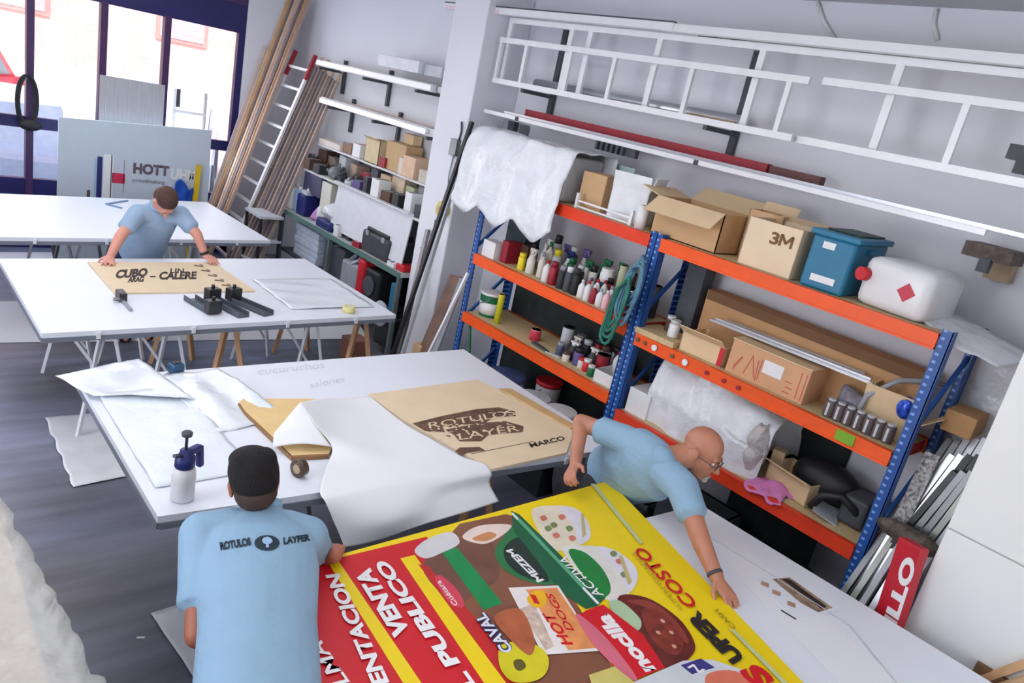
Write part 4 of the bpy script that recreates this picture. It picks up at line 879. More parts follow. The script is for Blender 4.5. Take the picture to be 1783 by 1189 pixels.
# --- sheets on the floor
def fsheet(pts, lb, z=.004):
    k = MB(); k.poly([(*p[:2], z) for p in pix(pts, 0)], .002, (0, 0, 1)); return tag(k.build('white_sheet', PAPER), lb, 'sheet')
drape('white_sheet', 'crumpled white film sheets on the floor beside the left of the film table', 'sheet', lambda u, v: (lambda a, b_: a.lerp(b_, u) + Vector((0, 0, .012)))(at(78 + 50 * v, 730 + 120 * v, Z=0), at(200 + 60 * v, 718 + 106 * v, Z=0)) + Vector((.006 * math.sin(25 * v) * (1 - u), 0, .006 * math.sin(22 * v))), 24, 40, PAPER, .006, 7, .002, seed=4)
fsheet([(-60, 526), (600, 522), (640, 590), (-60, 598)], 'wide white sheet on the floor under the stencil table')
fsheet([(-60, 440), (300, 440), (300, 455), (-60, 452)], 'white sheet on the floor under the table by the window')
drape('white_sheet', 'white film lying on the floor beside the man in front', 'sheet', lambda u, v: (lambda a, b_: a.lerp(b_, u) + Vector((0, 0, .012)))(at(262 + 85 * v, 1070 + 130 * v, Z=0), at(345 + 90 * v, 1040 + 90 * v, Z=0)), 16, 20, FILM, .01, 6, .002, seed=6)
solo('paper_scrap', MB().box(at(245, 1110, Z=.003), (.035, .012, .004), Euler((0, 0, -.4))), WPL, 'tiny white scrap on the dark floor left of the man in front', 'scrap')

# ================================================================== leaning timber and ladder in the far corner
def lean(name, label, cat, a, b_, w_, h_, m, group=None, up=(0, 1, 0)):
    """straight piece through a and b_, carried on down to the floor"""
    a = Vector(a); b_ = Vector(b_); f = b_ + (b_ - a) * (b_.z / (a.z - b_.z)) if b_.z > 0 else b_
    f.z = max(f.z, .01); t = MB().bar(a - f, (0, 0, 0), w_, h_, up=up).build(name, m); t.location = f
    return tag(t, label, cat, group)
GP = 'timber leaning in the far corner'
col_ = [WOODP, WOOD, WOODG, WOODP, mat((206, 178, 170), .7, var=.1), WOODG, WOOD, mat((176, 150, 138), .7, var=.1)]
for i in range(8):     # left of the ladder, up to the ceiling
    a = at(500 + 5.5 * i, 0, Y=9.50 - .05 * i); b_ = at(372 + 4.4 * i, 350, Y=9.38 - .06 * i)
    lean('plank', 'long thin timber plank leaning left of the ladder, reaching up to the ceiling', 'plank', a, b_, .03, .022 + .02 * (i % 2), col_[i], 'long planks left of the ladder')
for i in range(3):
    a = at(462 + 9 * i, 80 + 8 * i, Y=9.54); b_ = at(378 + 5 * i, 320, Y=9.48)
    lean('plank', 'shorter pale plank ending halfway up the wall, left of the long planks', 'plank', a, b_, .045, .02, mat((222, 204, 196), .7, var=.08), 'short planks left of the ladder')
for i in range(9):     # right of the ladder
    a = at(548 + 5 * i, 112 + 4 * i, X=4.42 - .01 * i); b_ = at(430 + 8 * i, 375 - 2 * i, X=3.72 + .02 * i)
    lean('plank', 'grey brown plank leaning right of the ladder, in front of the shelves', 'plank', a, b_, .035, .03, [WOODG, mat((140, 126, 122), .75, var=.15), mat((168, 150, 142), .75, var=.12)][i % 3], 'grey planks right of the ladder')
for i in range(4):
    a = at(560 + 13 * i, 100 + 5 * i, X=4.44); b_ = at(482 + 11 * i, 330 - 6 * i, X=4.25)
    lean('lath', 'pale pinkish lath leaning behind the wall shelves', 'lath', a, b_, .04, .02, [WOODP, WOOD, mat((238, 212, 186), .7, var=.08)][i % 3], 'pale laths behind the wall shelves')
lt = thing('ladder', 'aluminium ladder with red top leaning in the far corner', 'ladder', (3.55, 8.9, 0))
la = [at(514, 92, X=4.22), at(548, 100, X=4.22)]; lb_ = [at(392, 365, X=3.70), at(432, 368, X=3.70)]
R_ = []
for a, b_ in zip(la, lb_):
    f = b_ + (b_ - a) * (b_.z / (a.z - b_.z)); R_.append((f, a)); k = MB(); k.bar(f, a, .028, .05, up=(0, 1, 0)); lift(k, (3.55, 8.9, 0)).build('rail', ALUW, lt)
    s = f.lerp(a, .90); k = MB(); k.bar(s, a + (a - f) * .01, .032, .054, up=(0, 1, 0)); lift(k, (3.55, 8.9, 0)).build('red_rail_end', REDM, lt)
for i in range(11):
    u = .06 + i * .088; k = MB(); k.bar(R_[0][0].lerp(R_[0][1], u), R_[1][0].lerp(R_[1][1], u), .03, .03); lift(k, (3.55, 8.9, 0)).build('rung', ALUW, lt)

# ================================================================== workbench along the right wall
WB = thing('workbench', 'long dark workbench with a green edge along the right wall beyond the pillar', 'workbench', (4.2, 7.2, 0)); B = (4.2, 7.2, 0)
k = MB(); k.bx((3.95, 5.76, .86), (4.48, 8.45, .90)); lift(k, B).build('worktop', mat((190, 196, 196), .5, var=.1), WB)
k = MB(); k.bx((3.935, 5.76, .855), (3.95, 8.45, .903)); lift(k, B).build('green_edge', mat((84, 120, 112), .5), WB)
k = MB(); k.bx((3.98, 5.80, .40), (4.46, 8.4, .43)); lift(k, B).build('lower_shelf', CHAR, WB)
for y in (5.80, 7.2, 8.40):
    for x in (3.97, 4.44): k = MB(); k.bx((x - .02, y - .02, 0), (x + .02, y + .02, .86)); lift(k, B).build('leg', mat((92, 104, 104), .5), WB)
k = MB(); k.bx((4.44, 5.8, .1), (4.46, 8.4, .8)); lift(k, B).build('back_panel', GREEND, WB)
g = 'things stored under the workbench'
for i_ in range(5):
    closed_box('storage_box', 'pale bluish flat box in the stack under the far end of the workbench', 4.2 + .01 * (i_ % 2), 7.85, .431 + .074 * i_, .36, .58, .072, .02 * (i_ % 3 - 1), mat((196, 206, 224), .6, var=.12, scale=18), 'flat pale boxes under the workbench', bev=.008)
for lb, y0_, y1_, x0_, z0_, z1_, mm in (('dark case under the middle of the workbench', 6.95, 7.4, 4.05, .43, .78, CHAR),):
    closed_box('storage_box', lb, 4.2, (y0_ + y1_) / 2, z0_, .36, y1_ - y0_, z1_ - z0_, 0, mm, bev=.01, tape=GREYL)
bg = thing('power_tool_bag', 'bag of grey metal parts under the workbench, left of the red generator', 'bag', (4.15, 6.9, .43))
k = MB()
for i in range(16): k.box((random.uniform(-.13, .13), random.uniform(-.14, .14), .30 + random.uniform(0, .05)), (.09, .05, .03), Euler((random.random(), random.random(), random.random() * 3)))
closed = k.build('metal_parts', mat((150, 156, 170), .4, .4, var=.3), bg); MB().box((0, 0, .15), (.32, .34, .30), bev=.03).build('bag', GREY, bg); bg.location = (4.12, 6.72, .43); bg.rotation_euler = (0, 0, 0)
gn = thing('generator', 'red and black generator under the near half of the workbench', 'generator', (4.14, 6.36, .43))
MB().box((0, .14, .20), (.36, .14, .40), bev=.03).build('red_housing', RED, gn); MB().box((0, -.08, .18), (.34, .28, .34), bev=.03).build('black_housing', BLACK, gn)
MB().cyl((-.17, -.06, .18), (-.19, -.06, .18), .1).build('fan_cover', CHAR, gn); MB().tube([(0, .2, .38), (0, .18, .45), (0, -.18, .45), (0, -.2, .38)], .012).build('handle', REDM, gn)
cp = thing('compressor', 'black compressor with a pale wheel under the near end of the workbench', 'compressor', (4.12, 5.98, 0))
MB().box((0, 0, .28), (.30, .32, .40), bev=.05).build('tank', BLACK, cp); MB().lathe([(.04, 0), (.12, .01), (.13, .03), (.12, .05)], (-.20, .02, .42), (1, 0, 0), 24).build('wheel', GREYL, cp); MB().box((-.12, -.1, .62), (.06, .1, .3), bev=.02).build('teal_panel', TEAL, cp)
# on the bench
ZBn = .902; g = 'containers at the far end of the workbench'
for i, (px, mm, cm_, lb) in enumerate(((500, WPL, GREYL, 'white jerrycan with a grey cap, first at the far end of the workbench'), (512, SKYB, WPL, 'pale blue jerrycan beside the white one on the workbench'))):
    t = thing('jerrycan', lb, 'jerrycan', (4.10 + .02 * i, 8.36 - .14 * i, ZBn)); MB().box((0, 0, .13), (.18, .12, .26), bev=.02).build('body', mm, t); MB().lathe([(.024, .26), (.024, .295)], (-.05, 0, 0)).build('cap', cm_, t); MB().tube([(-.02, 0, .255), (0, 0, .30), (.06, 0, .30), (.08, 0, .255)], .01).build('handle', mm, t)
t = thing('jerrycan', 'dark blue jerrycan with a pale top on the workbench', 'jerrycan', (4.10, 8.06, ZBn)); MB().box((0, 0, .12), (.2, .2, .24), bev=.02).build('body', BLUED, t); MB().box((0, 0, .26), (.14, .14, .05), bev=.01).build('pale_top', GREYL, t); MB().lathe([(.03, .28), (.03, .31)]).build('cap', WPL, t)
drape('pink_rag', 'pink violet rag beside the dark blue jerrycan on the workbench', 'cloth', lambda u, v: (4.05 + .14 * u, 7.90 - .2 * v, ZBn + .02 + .13 * math.sin(3.1 * u) * math.sin(3.1 * v)), 12, 12, mat((196, 140, 196), .8, var=.2), .03, 16)
t = thing('plastic_bag', 'white plastic bag in a blue tub on the workbench', 'bag', (4.08, 7.42, ZBn)); MB().box((0, 0, .05), (.22, .34, .1), bev=.02).build('blue_tub', BLUED, t)
drape('bag', None, None, lambda u, v: (.1 * math.cos(6.28 * v) * math.sin(.2 + 2.7 * u), .15 * math.sin(6.28 * v) * math.sin(.2 + 2.7 * u), .08 + .2 * u), 14, 18, PLASTIC, .03, 12, parent=t)
for x, y, r, h, a, c2, st, lb in ((4.1, 7.72, .05, .24, WPL, TEAL, 'bottle', 'white bottle with a teal cap behind the pink rag'), (4.12, 6.90, .05, .2, GREYL, GREYL, 'jar', 'pale glass jar in front of the big white sheet on the workbench'), (4.05, 6.80, .03, .16, REDM, GREYL, 'spray', 'small dark red spray can on the workbench'), (4.16, 6.76, .04, .26, GREYL, WPL, 'bottle', 'pale bottle behind the black tool case')):
    bottle(x, y, ZBn, r, h, a, c2, lb, None, st)
t = thing('tool_case', 'large black tool case on the near end of the workbench', 'tool case', (4.16, 6.36, ZBn)); MB().box((0, 0, .11), (.34, .52, .22), bev=.03).build('body', mat((58, 60, 68), .5, var=.2), t); MB().box((0, 0, .235), (.3, .42, .04), bev=.012).build('lid', BLACK, t)
MB().tube([(0, -.09, .25), (0, -.07, .30), (0, .07, .30), (0, .09, .25)], .012).build('handle', BLACK, t)
for yy in (-.15, .15): MB().box((-.172, yy, .2), (.01, .05, .05)).build('latch', GREY, t)
t = thing('red_tool', 'red handled tool on top of the black tool case', 'tool', (4.14, 6.44, ZBn + .255)); MB().box((0, 0, .03), (.05, .14, .06), bev=.01).build('body', RED, t); MB().lathe([(.006, .05), (.006, .15)], (0, .05, 0)).build('rod', STEEL, t)
solo('red_box', MB().box((4.05, 5.86, ZBn + .03), (.12, .14, .06), bev=.01), RED, 'small red box at the very near end of the workbench', 'box')
solo('dark_drill', MB().box((4.08, 7.02, ZBn + .05), (.07, .2, .08), bev=.02).box((4.06, 6.96, ZBn + .03), (.05, .05, .06)), DARK, 'dark power drill lying between the blue tub and the tool case', 'drill')
# wall shelf above the bench with white boxes / clutter
SH = thing('wall_shelf', 'cluttered wall shelf above the workbench', 'shelf', (4.27, 7.2, 0)); B = (4.27, 7.2, 0)
k = MB(); k.bx((4.06, 5.76, 1.40), (4.49, 8.45, 1.425)); lift(k, B).build('shelf_board', mat((206, 206, 204), .6, var=.1), SH)
for y in (5.8, 6.7, 7.42, 8.4): k = MB(); k.bx((4.3, y - .015, 1.2), (4.49, y + .015, 1.4)); lift(k, B).build('bracket', CHAR, SH)
closed_box('cabinet_box', 'dark blue violet cupboard box under the far part of the wall shelf', 4.25, 7.98, ZBn + .26, .34, .42, .235, 0, mat((64, 64, 96), .5, var=.15), cat='box', tape=CHAR)
closed_box('cabinet_box', 'cream upright box beside the dark cupboard box', 4.22, 7.62, ZBn, .3, .22, .47, 0, OFFW, cat='box', tape=WPL)
t = thing('white_panel_cover', 'large white plastic panel hanging from the wall shelf down behind the tool case', 'panel', (4.04, 6.6, 1.2)); k = MB(); k.box((0, 0, .0), (.012, 1.46, .5), Euler((0, .10, 0))); k.build('panel', mat((216, 220, 228), .5, var=.04), t); MB().box((-.02, .0, .25), (.05, 1.46, .012)).build('top_lip', WPL, t)
ZS = 1.427
SHG = [  # small clutter on the shelf: x, y, dx, dy, dz, colour, label
 (4.14, 8.30, .14, .2, .16, mat((96, 98, 104), .5, .3, var=.5, scale=30), 'heap of grey metal fittings at the far end of the wall shelf'),
 (4.12, 8.10, .16, .14, .12, BROWN, 'brown wooden scrap box right of the grey fittings'),
 (4.10, 7.86, .12, .16, .10, DARK, 'black tool pouch on the far half of the wall shelf'),
 (4.14, 7.60, .16, .2, .18, mat((120, 126, 128), .5, var=.4, scale=25), 'grey greenish bundle of wire right of the black tool pouch'),
 (4.10, 7.36, .10, .10, .10, CHAR, 'charcoal box at the shelf front beside the wire bundle'),
 (4.10, 7.18, .10, .12, .08, GREYL, 'pale grey lump at the shelf front, middle of the wall shelf'),
 (4.12, 7.00, .12, .12, .10, PURP, 'violet box in the middle of the wall shelf'),
 (4.10, 6.80, .09, .10, .18, DARK, 'dark upright case in front of the cartons on the wall shelf'),
 (4.12, 6.60, .14, .16, .20, WPL, 'white carton at the front below the brown cartons'),
 (4.10, 6.40, .10, .14, .12, BROWN, 'brown block near the dark machine on the wall shelf'),
 (4.12, 6.20, .14, .16, .14, BLACK, 'black machine at the near part of the wall shelf'),
 (4.12, 6.00, .12, .12, .20, WPL, 'white box at the near end of the wall shelf'),
 (4.11, 5.85, .08, .08, .12, CHAR, 'charcoal pot touching the pillar on the wall shelf')]
for x, y, dx, dy, dz, mm, lb in SHG:
    nm = lb.split(' on ')[0].split(' of ')[0].split(' at ')[0].split()
    if 'heap' in lb or 'bundle' in lb or 'lump' in lb:
        k = MB()
        for i in range(12): k.bar((random.uniform(-dx, dx) * .5, random.uniform(-dy, dy) * .5, random.uniform(0, dz * .6)), (random.uniform(-dx, dx) * .5, random.uniform(-dy, dy) * .5, random.uniform(dz * .3, dz)), .022, .03)
        k.ell((0, 0, dz * .35), (dx * .45, dy * .45, dz * .4)); o = k.build('metal_fittings' if 'fittings' in lb else 'wire_bundle' if 'wire' in lb else 'lump', mm); o.location = (x, y, ZS); tag(o, lb, 'scrap')
    else: closed_box('small_box', lb, x, y, ZS, dx, dy, dz, random.uniform(-.2, .2), mm, tape=CHAR if mm in (WPL, OFFW) else GREY)
SH2 = thing('wall_shelf', 'upper narrow wall shelf holding the brown cartons', 'shelf', (4.33, 7.0, 0)); B = (4.33, 7.0, 0)
k = MB(); k.bx((4.2, 5.76, 1.70), (4.49, 8.2, 1.72)); lift(k, B).build('shelf_board', mat((214, 214, 216), .6), SH2)
for y in (6.2, 7.2, 8.1): k = MB(); k.bx((4.4, y - .015, 1.55), (4.49, y + .015, 1.70)); lift(k, B).build('bracket', CHAR, SH2)
ZS2 = 1.722
carton('cardboard_box', 'open brown carton with dark inside, top left of the cartons on the upper wall shelf', 4.32, 7.02, ZS2, .22, .28, .24, 0, mat((214, 196, 160), .8), ((0, 30),), .05)
closed_box('cardboard_box', 'white and red small carton left of the open brown carton', 4.28, 7.34, ZS2, .14, .16, .14, 0, WPL, tape=RED)
closed_box('cardboard_box', 'plain brown carton right of the open carton, topmost', 4.34, 6.62, ZS2, .2, .36, .28, 0, mat((196, 164, 124), .8, var=.05), tape=CARDL)
closed_box('cardboard_box', 'pinkish brown carton in front of the plain brown carton', 4.30, 6.30, ZS2, .2, .22, .2, 0, mat((222, 190, 160), .8), tape=CARD)
closed_box('cardboard_box', 'low pale carton at the near end of the upper wall shelf', 4.32, 6.0, ZS2, .2, .26, .12, 0, mat((200, 196, 180), .8), tape=YEL)
closed_box('cardboard_box', 'flat whitish pack at the far end of the upper wall shelf', 4.32, 7.95, ZS2, .22, .5, .06, 0, mat((226, 214, 206), .7), tape=WPL)

# more clutter, each piece named by look and neighbour
C2 = [ # x, y, z, dx, dy, dz, mat, label
 (4.36, 8.22, ZS, .16, .18, .22, BROWN, 'tall brown box behind the grey fittings heap'),
 (4.36, 7.98, ZS, .16, .2, .18, mat((132, 116, 108), .7, var=.3), 'taupe box behind the brown scrap box'),
 (4.36, 7.72, ZS, .16, .2, .24, GREYL, 'pale grey box behind the black tool pouch'),
 (4.36, 7.46, ZS, .16, .18, .20, mat((172, 150, 130), .7, var=.2), 'light brown box behind the grey wire bundle'),
 (4.36, 7.22, ZS, .16, .16, .16, REDM, 'dark red box against the wall on the middle of the shelf'),
 (4.36, 7.02, ZS, .16, .16, .24, CHAR, 'charcoal box behind the violet box'),
 (4.36, 6.80, ZS, .16, .18, .22, mat((214, 186, 150), .7, var=.1), 'tan box behind the dark upright case'),
 (4.36, 6.56, ZS, .16, .2, .25, mat((224, 206, 180), .7, var=.1), 'cream carton behind the white carton'),
 (4.36, 6.32, ZS, .16, .16, .20, mat((184, 190, 150), .7, var=.2), 'olive green pack behind the brown block'),
 (4.36, 6.10, ZS, .16, .16, .24, GREY, 'grey box behind the black machine'),
 (4.35, 5.90, ZS, .16, .14, .20, mat((206, 202, 160), .7, var=.2), 'pale yellowish pack in the corner by the pillar'),
 (4.34, 7.62, ZS2, .18, .18, .10, mat((150, 120, 100), .7, var=.2), 'low brown box left of the red and white carton'),
 (4.42, 6.62, ZS2 + .282, .1, .2, .10, CARDL, 'small brown carton stacked on the topmost plain carton'),
 (4.24, 6.80, ZS2, .06, .1, .1, REDM, 'tiny dark red box in front of the open brown carton'),
 (4.24, 6.44, ZS2, .06, .1, .16, OFFW, 'thin cream box between the two brown cartons'),
 (4.15, 8.42, ZBn + .0, .1, .06, .2, GREY, 'thin grey box at the very far end of the workbench'),
 (4.34, 8.2, ZBn, .2, .3, .3, mat((150, 140, 150), .7, var=.3), 'mauve grey box behind the jerrycans'),
 (4.0, 7.12, ZBn, .06, .08, .12, WPL, 'small white pot at the workbench edge beside the blue tub'),
 (4.0, 6.68, ZBn, .06, .12, .06, REDM, 'small dark red block at the workbench edge'),
 (4.0, 5.98, ZBn, .08, .12, .05, WPL, 'low white box at the near end of the workbench')]
for x, y, z, dx, dy, dz, mm, lb in C2: closed_box('small_box', lb, x, y, z + .001, dx, dy, dz, random.uniform(-.15, .15), mm, tape=CHAR if mm in (GREYL, OFFW, WPL) else GREYL)
for i in range(7):
    y = 8.25 - .33 * i; k = MB(); r_ = random.Random(i)
    for j in range(9): k.bar((r_.uniform(-.05, .05), r_.uniform(-.09, .09), .02), (r_.uniform(-.06, .06), r_.uniform(-.1, .1), r_.uniform(.05, .13)), .016, .03)
    o = k.build('loose_tools', [CHAR, BROWN, DARK, mat((96, 100, 104), .4, .5, var=.4), BLACK, GREY, DARK][i]); o.location = (4.235, y, ZS + .005)
    tag(o, ['charcoal tangle of tools beside the grey fittings heap', 'brown tangle of tools near the black tool pouch', 'dark tangle of tools beside the grey wire bundle', 'steel tangle of tools near the violet box', 'black tangle of tools beside the dark upright case', 'grey tangle of tools near the brown block', 'dark tangle of tools beside the black machine'][i], 'tools')
t = thing('step_stool', 'grey step stool with pale treads between the ladder and the workbench', 'stool', (3.72, 8.35, 0))
for z in (.28, .56, .84): MB().bx((-.14, -.22, z - .03), (.14, .22, z)).build('tread', GREYL, t)
for x in (-.12, .12):
    for y in (-.2, .2): MB().bx((x - .015, y - .015, 0), (x + .015, y + .015, .82)).build('leg', STEELD, t)
closed_box('white_carton', 'long white carton lying on top of the upper profiles beyond the pillar', 4.30, 6.75, 2.69, .22, .75, .11, 0, mat((222, 224, 230), .6), tape=GREYL)
closed_box('white_carton', 'pale grey carton behind the long white one above the profiles', 4.34, 6.22, 2.69, .18, .28, .10, 0, GREYL, tape=GREY)

# ================================================================== brackets and long stock on the wall
BK = thing('wall_bracket', 'black bracket arm of the upper rack of white profiles beyond the pillar', 'bracket', (4.49, 8.3, 2.55), 0, 'black brackets beyond the pillar')
MB().bx((-.03, -.02, -.25), (0, .02, .12)).build('wall_plate', CHAR, BK); MB().bx((-.34, -.018, -.03), (-.02, .018, .0)).build('arm', CHAR, BK)
for y in (7.3, 6.3): dup(BK, (4.49, y, 2.55))
for y in (8.0, 7.0, 6.0): dup(BK, (4.49, y, 2.16), label='black bracket arm of the lower rack of white profiles beyond the pillar', group='lower black brackets beyond the pillar')
random.seed(3)
for lvl, z0_, n_ in ((0, 2.552, 6), (1, 2.162, 6)):
    for i in range(n_):
        x = 4.17 + .05 * (i % 6); ya, yb = 8.45 - random.random() * .3, 5.80 + random.random() * .5
        o = MB().bar((0, ya - 7, 0), (0, yb - 7, 0), .035, .05 + .02 * (i % 2)).build('profile', [ALUW, WPL, ALUW, GREYL, ALUW, WOODP][i]); o.location = (x, 7, z0_ + .036)
        tag(o, 'long white profile lying on the %s black brackets beyond the pillar' % ('upper' if lvl == 0 else 'lower'), 'profile', 'profiles on the %s brackets' % ('upper' if lvl == 0 else 'lower'))
# near brackets right of the pillar
NB = thing('wall_bracket', 'dark wall post with arms carrying the ladders, nearest the pillar', 'bracket', (4.49, 4.78, 2.5))
MB().bx((-.03, -.025, -.02), (0, .025, .75)).build('wall_plate', CHAR, NB)
for z in (.24, .02): MB().bx((-.36, -.015, z - .03), (-.02, .015, z)).build('arm', CHAR, NB)
dup(NB, (4.49, 2.98, 2.5), label='dark wall post with arms behind the middle of the ladders')
ZA = 2.742
def wall_ladder(label, x, y0_, y1_, z0_, z1_, ys, rw, m):
    t = thing('ladder', label, 'ladder', (x, (y0_ + y1_) / 2, z0_)); yc = (y0_ + y1_) / 2
    for z in (0, z1_ - z0_): MB().bx((-.014, y0_ - yc, z), (.014, y1_ - yc, z + .04)).build('rail', m, t)
    for y in ys: MB().bx((-.012, y - yc - rw / 2, .04), (.012, y - yc + rw / 2, z1_ - z0_)).build('rung', m, t)
    return t
wall_ladder('narrow white aluminium ladder on its side in front of the wide one', 4.15, 5.18, 2.38, ZA, 3.06, (5.16, 4.84, 4.28 + .05, 3.88, 3.2, 2.50), .032, ALUW)
wall_ladder('wide white aluminium ladder on its side behind the narrow one', 4.20, 5.16, 1.30, ZA, 3.22, (5.14, 4.42, 4.22, 3.56, 2.76, 1.93), .045, ALUW)
wall_ladder('small aluminium ladder section at the right end, above the tools', 4.15, 2.30, .6, ZA, 3.07, (1.53, .95), .035, ALUW)
t = thing('metal_rail', 'long white rail lying on top of the ladders, reaching past the pillar', 'rail', (4.12, 4.0, 3.265)); MB().bx((-.03, 1.98, 0), (.03, -.6, .05)).build('rail', ALUW, t); MB().bx((-.032, 1.97, .048), (.0, -.6, .058)).build('dark_edge', CHAR, t); MB().bx((-.034, 1.2, .0), (-.03, 1.95, .03)).build('pink_film', mat((236, 210, 218), .5), t)
solo('metal_rail', MB().bx((4.10, 3.5, 3.262), (4.16, 1.2, 3.31)), ALUW, 'long white rail lying on the near half of the ladders', 'rail')
solo('metal_rail', MB().bx((4.20, 2.9, 3.262), (4.25, .3, 3.30)), mat((176, 172, 170), .5, .3), 'dull grey rail beside the wall on the near half of the ladders', 'rail')
solo('wood_batten', MB().bx((4.26, 2.2, 3.262), (4.31, .2, 3.32)), mat((190, 170, 130), .7), 'thin yellowish batten on top near the right end of the ladders', 'batten')
solo('dark_board', MB().bx((4.24, 3.3, 3.262), (4.30, 2.85, 3.30)), mat((110, 108, 104), .6), 'short dark board end on top of the ladders by the middle bracket', 'board')
t = thing('metal_tube', 'thick shiny grey tube lying behind the ladder rungs', 'tube', (4.38, 3.6, 2.80)); MB().cyl((0, 1.3, .0), (0, -.72, .0), .045).build('tube', ALU, t); MB().cyl((0, -.72, 0), (0, -.73, 0), .038).build('end', CHAR, t)
solo('metal_tube', MB().cyl((4.30, 5.0, 2.76), (4.30, 2.5, 2.76), .016), STEEL, 'thin dark tube behind the narrow ladder', 'tube')
solo('square_tube', MB().bx((4.32, 3.3, 2.744), (4.36, 2.9, 2.80)), TAN, 'short tan piece behind the ladder by the middle bracket', 'piece')
# lower row
ZR = 2.522
solo('metal_profile', MB().bx((4.14, 5.22, ZR - .03), (4.17, 1.24, ZR)), ALUW, 'very long white profile on the lowest arms below the ladders', 'profile')
solo('metal_profile', MB().bx((4.18, 5.0, ZR), (4.22, .9, ZR + .02)), ALU, 'second long profile just behind the very long white one', 'profile')
o = solo('red_beam', MB().box((4.32, 3.72, ZR + .035), (.06, 2.3, .07)), mat((150, 34, 48), .5, var=.1), 'long dark red beam lying above the long white profile', 'beam')
solo('red_beam_end', MB().box((4.32, 2.38, ZR + .035), (.06, .34, .06)), mat((100, 60, 60), .6), 'short dull red piece at the near end of the dark red beam', 'beam')
k = MB()
for i in range(6): k.bx((4.12, 3.86 - .05 * i, ZR - .09), (4.15, 3.84 - .05 * i, ZR - .032))
k.bx((4.15, 3.88, ZR - .09), (4.19, 3.5, ZR - .032)); solo('dark_bracket', k, CHAR, 'dark slotted bracket under the long profile above the open cardboard box', 'bracket')
t = thing('clamp_bracket', 'rusty dark clamp on the wall at the right, over a yellowed patch', 'bracket', (4.3, 1.2, 2.36)); MB().bx((-.12, -.10, .02), (.1, .12, .09)).build('body', mat((84, 74, 66), .6, .3, var=.5, scale=30), t); MB().bx((-.13, -.02, -.04), (-.08, .03, .03)).build('jaw', CHAR, t); MB().bx((.12, -.06, -.08), (.198, .06, .03)).build('block', TAN, t)
solo('clamp_bracket', MB().bx((4.2, 1.15, 2.86), (4.28, 1.3, 2.93)).bx((4.2, 1.2, 2.80), (4.24, 1.25, 2.86)), STEELD, 'small steel clamp on the ladder at the right edge', 'clamp')
k = MB(); k.bx((4.38, 5.0, 2.2), (4.48, 5.23, 2.46)); solo('conduit', k, GREY, 'grey duct box in the nook beside the pillar', 'duct')
k = MB(); k.bx((4.33, 5.02, 2.26), (4.378, 5.10, 2.47)); solo('conduit', k, CHAR, 'dark channel standing in the nook beside the pillar', 'duct')
for (a, b_), lb in ((((1425, 0), (1452, 66)), 'left thin cable hanging on the wall under the ceiling'), (((1636, 0), (1632, 70)), 'right thin cable hanging on the wall under the ceiling')):
    p = at(*a, X=4.485); q = at(*b_, X=4.485); p.z = min(p.z, 3.56); solo('cable', MB().tube([p, p.lerp(q, .5) + Vector((0, .02, 0)), q], .012), WPL, lb, 'cable')
k = MB(); k.bx((4.0, 4.2, 3.42), (4.0, 4.2, 3.42)) if 0 else None

# leaning against the pillar
a, b_ = at(822, 212, X=3.93), at(700, 570, X=3.60)
lean('steel_profile', 'tall dark steel profile leaning against the pillar', 'profile', a, b_, .028, .035, STEELD)
lean('steel_profile', 'pale grey profile leaning close behind the tall dark one', 'profile', at(800, 290, X=3.97), at(712, 580, X=3.66), .03, .03, GREYL)
lean('steel_profile', 'shorter grey profile leaning right of the tall dark one', 'profile', at(745, 400, X=3.98), at(708, 560, X=3.74), .03, .04, STEEL)
lean('white_tube', 'white tube leaning by the far end post of the rack', 'tube', at(815, 475, X=3.74), at(752, 605, X=3.62), .022, .022, ALUW)
lean('board', 'brown wooden board leaning between pillar and rack', 'board', at(795, 480, X=3.98), at(745, 600, X=3.74), .14, .03, mat((118, 92, 80), .7, var=.2), up=(1, 0, 0))
lean('steel_plate', 'dull steel plate leaning right of the brown board', 'plate', at(806, 485, X=3.96), at(766, 590, X=3.78), .07, .02, GREY, up=(1, 0, 0))
t = thing('yellow_box', 'yellow marked tin low between pillar and rack', 'tin', (3.78, 4.95, 0)); MB().box((0, 0, .2), (.2, .16, .4), bev=.01).build('body', CHAR, t); MB().box((-.101, 0, .30), (.002, .12, .05)).build('yellow_label', YEL, t); MB().box((-.02, .02, .46), (.14, .12, .1), bev=.01).build('carton', CARD, t)
t = thing('yellow_reel', 'yellow hose reel hook on the pillar', 'reel', (PX - .03, 5.34, 1.62)); MB().lathe([(.07, -.03), (.075, 0), (.07, .025)], (0, 0, 0), (1, 0, 0)).build('reel', mat((216, 206, 110), .5), t, True); MB().lathe([(.03, -.035), (.03, .028)], (0, 0, 0), (1, 0, 0)).build('hub', TAN, t)
t = thing('switch_box', 'grey switch box with cable on the pillar above the yellow reel', 'switch box', (PX - .02, 5.34, 2.16)); MB().box((0, 0, 0), (.05, .1, .14), bev=.006).build('body', STEEL, t); MB().tube([(0, 0, -.07), (-.005, .01, -.25), (0, -.02, -.42)], .007).build('cable', GREY, t); MB().tube([(0, -.04, .07), (0, -.05, .15), (.0, -.03, .22)], .009).build('cable', CHAR, t)
solo('hook', MB().tube([(PX - .01, 5.45, 1.5), (PX - .012, 5.45, 1.22), (PX - .012, 5.6, 1.2)], .008), STEEL, 'thin steel hook on the pillar below the yellow reel', 'hook')
solo('floor_box', MB().box((3.66, 5.9, .11), (.2, .2, .22), bev=.01), mat((150, 100, 84), .7, var=.2), 'reddish brown small box on the floor at the end of the workbench', 'box')

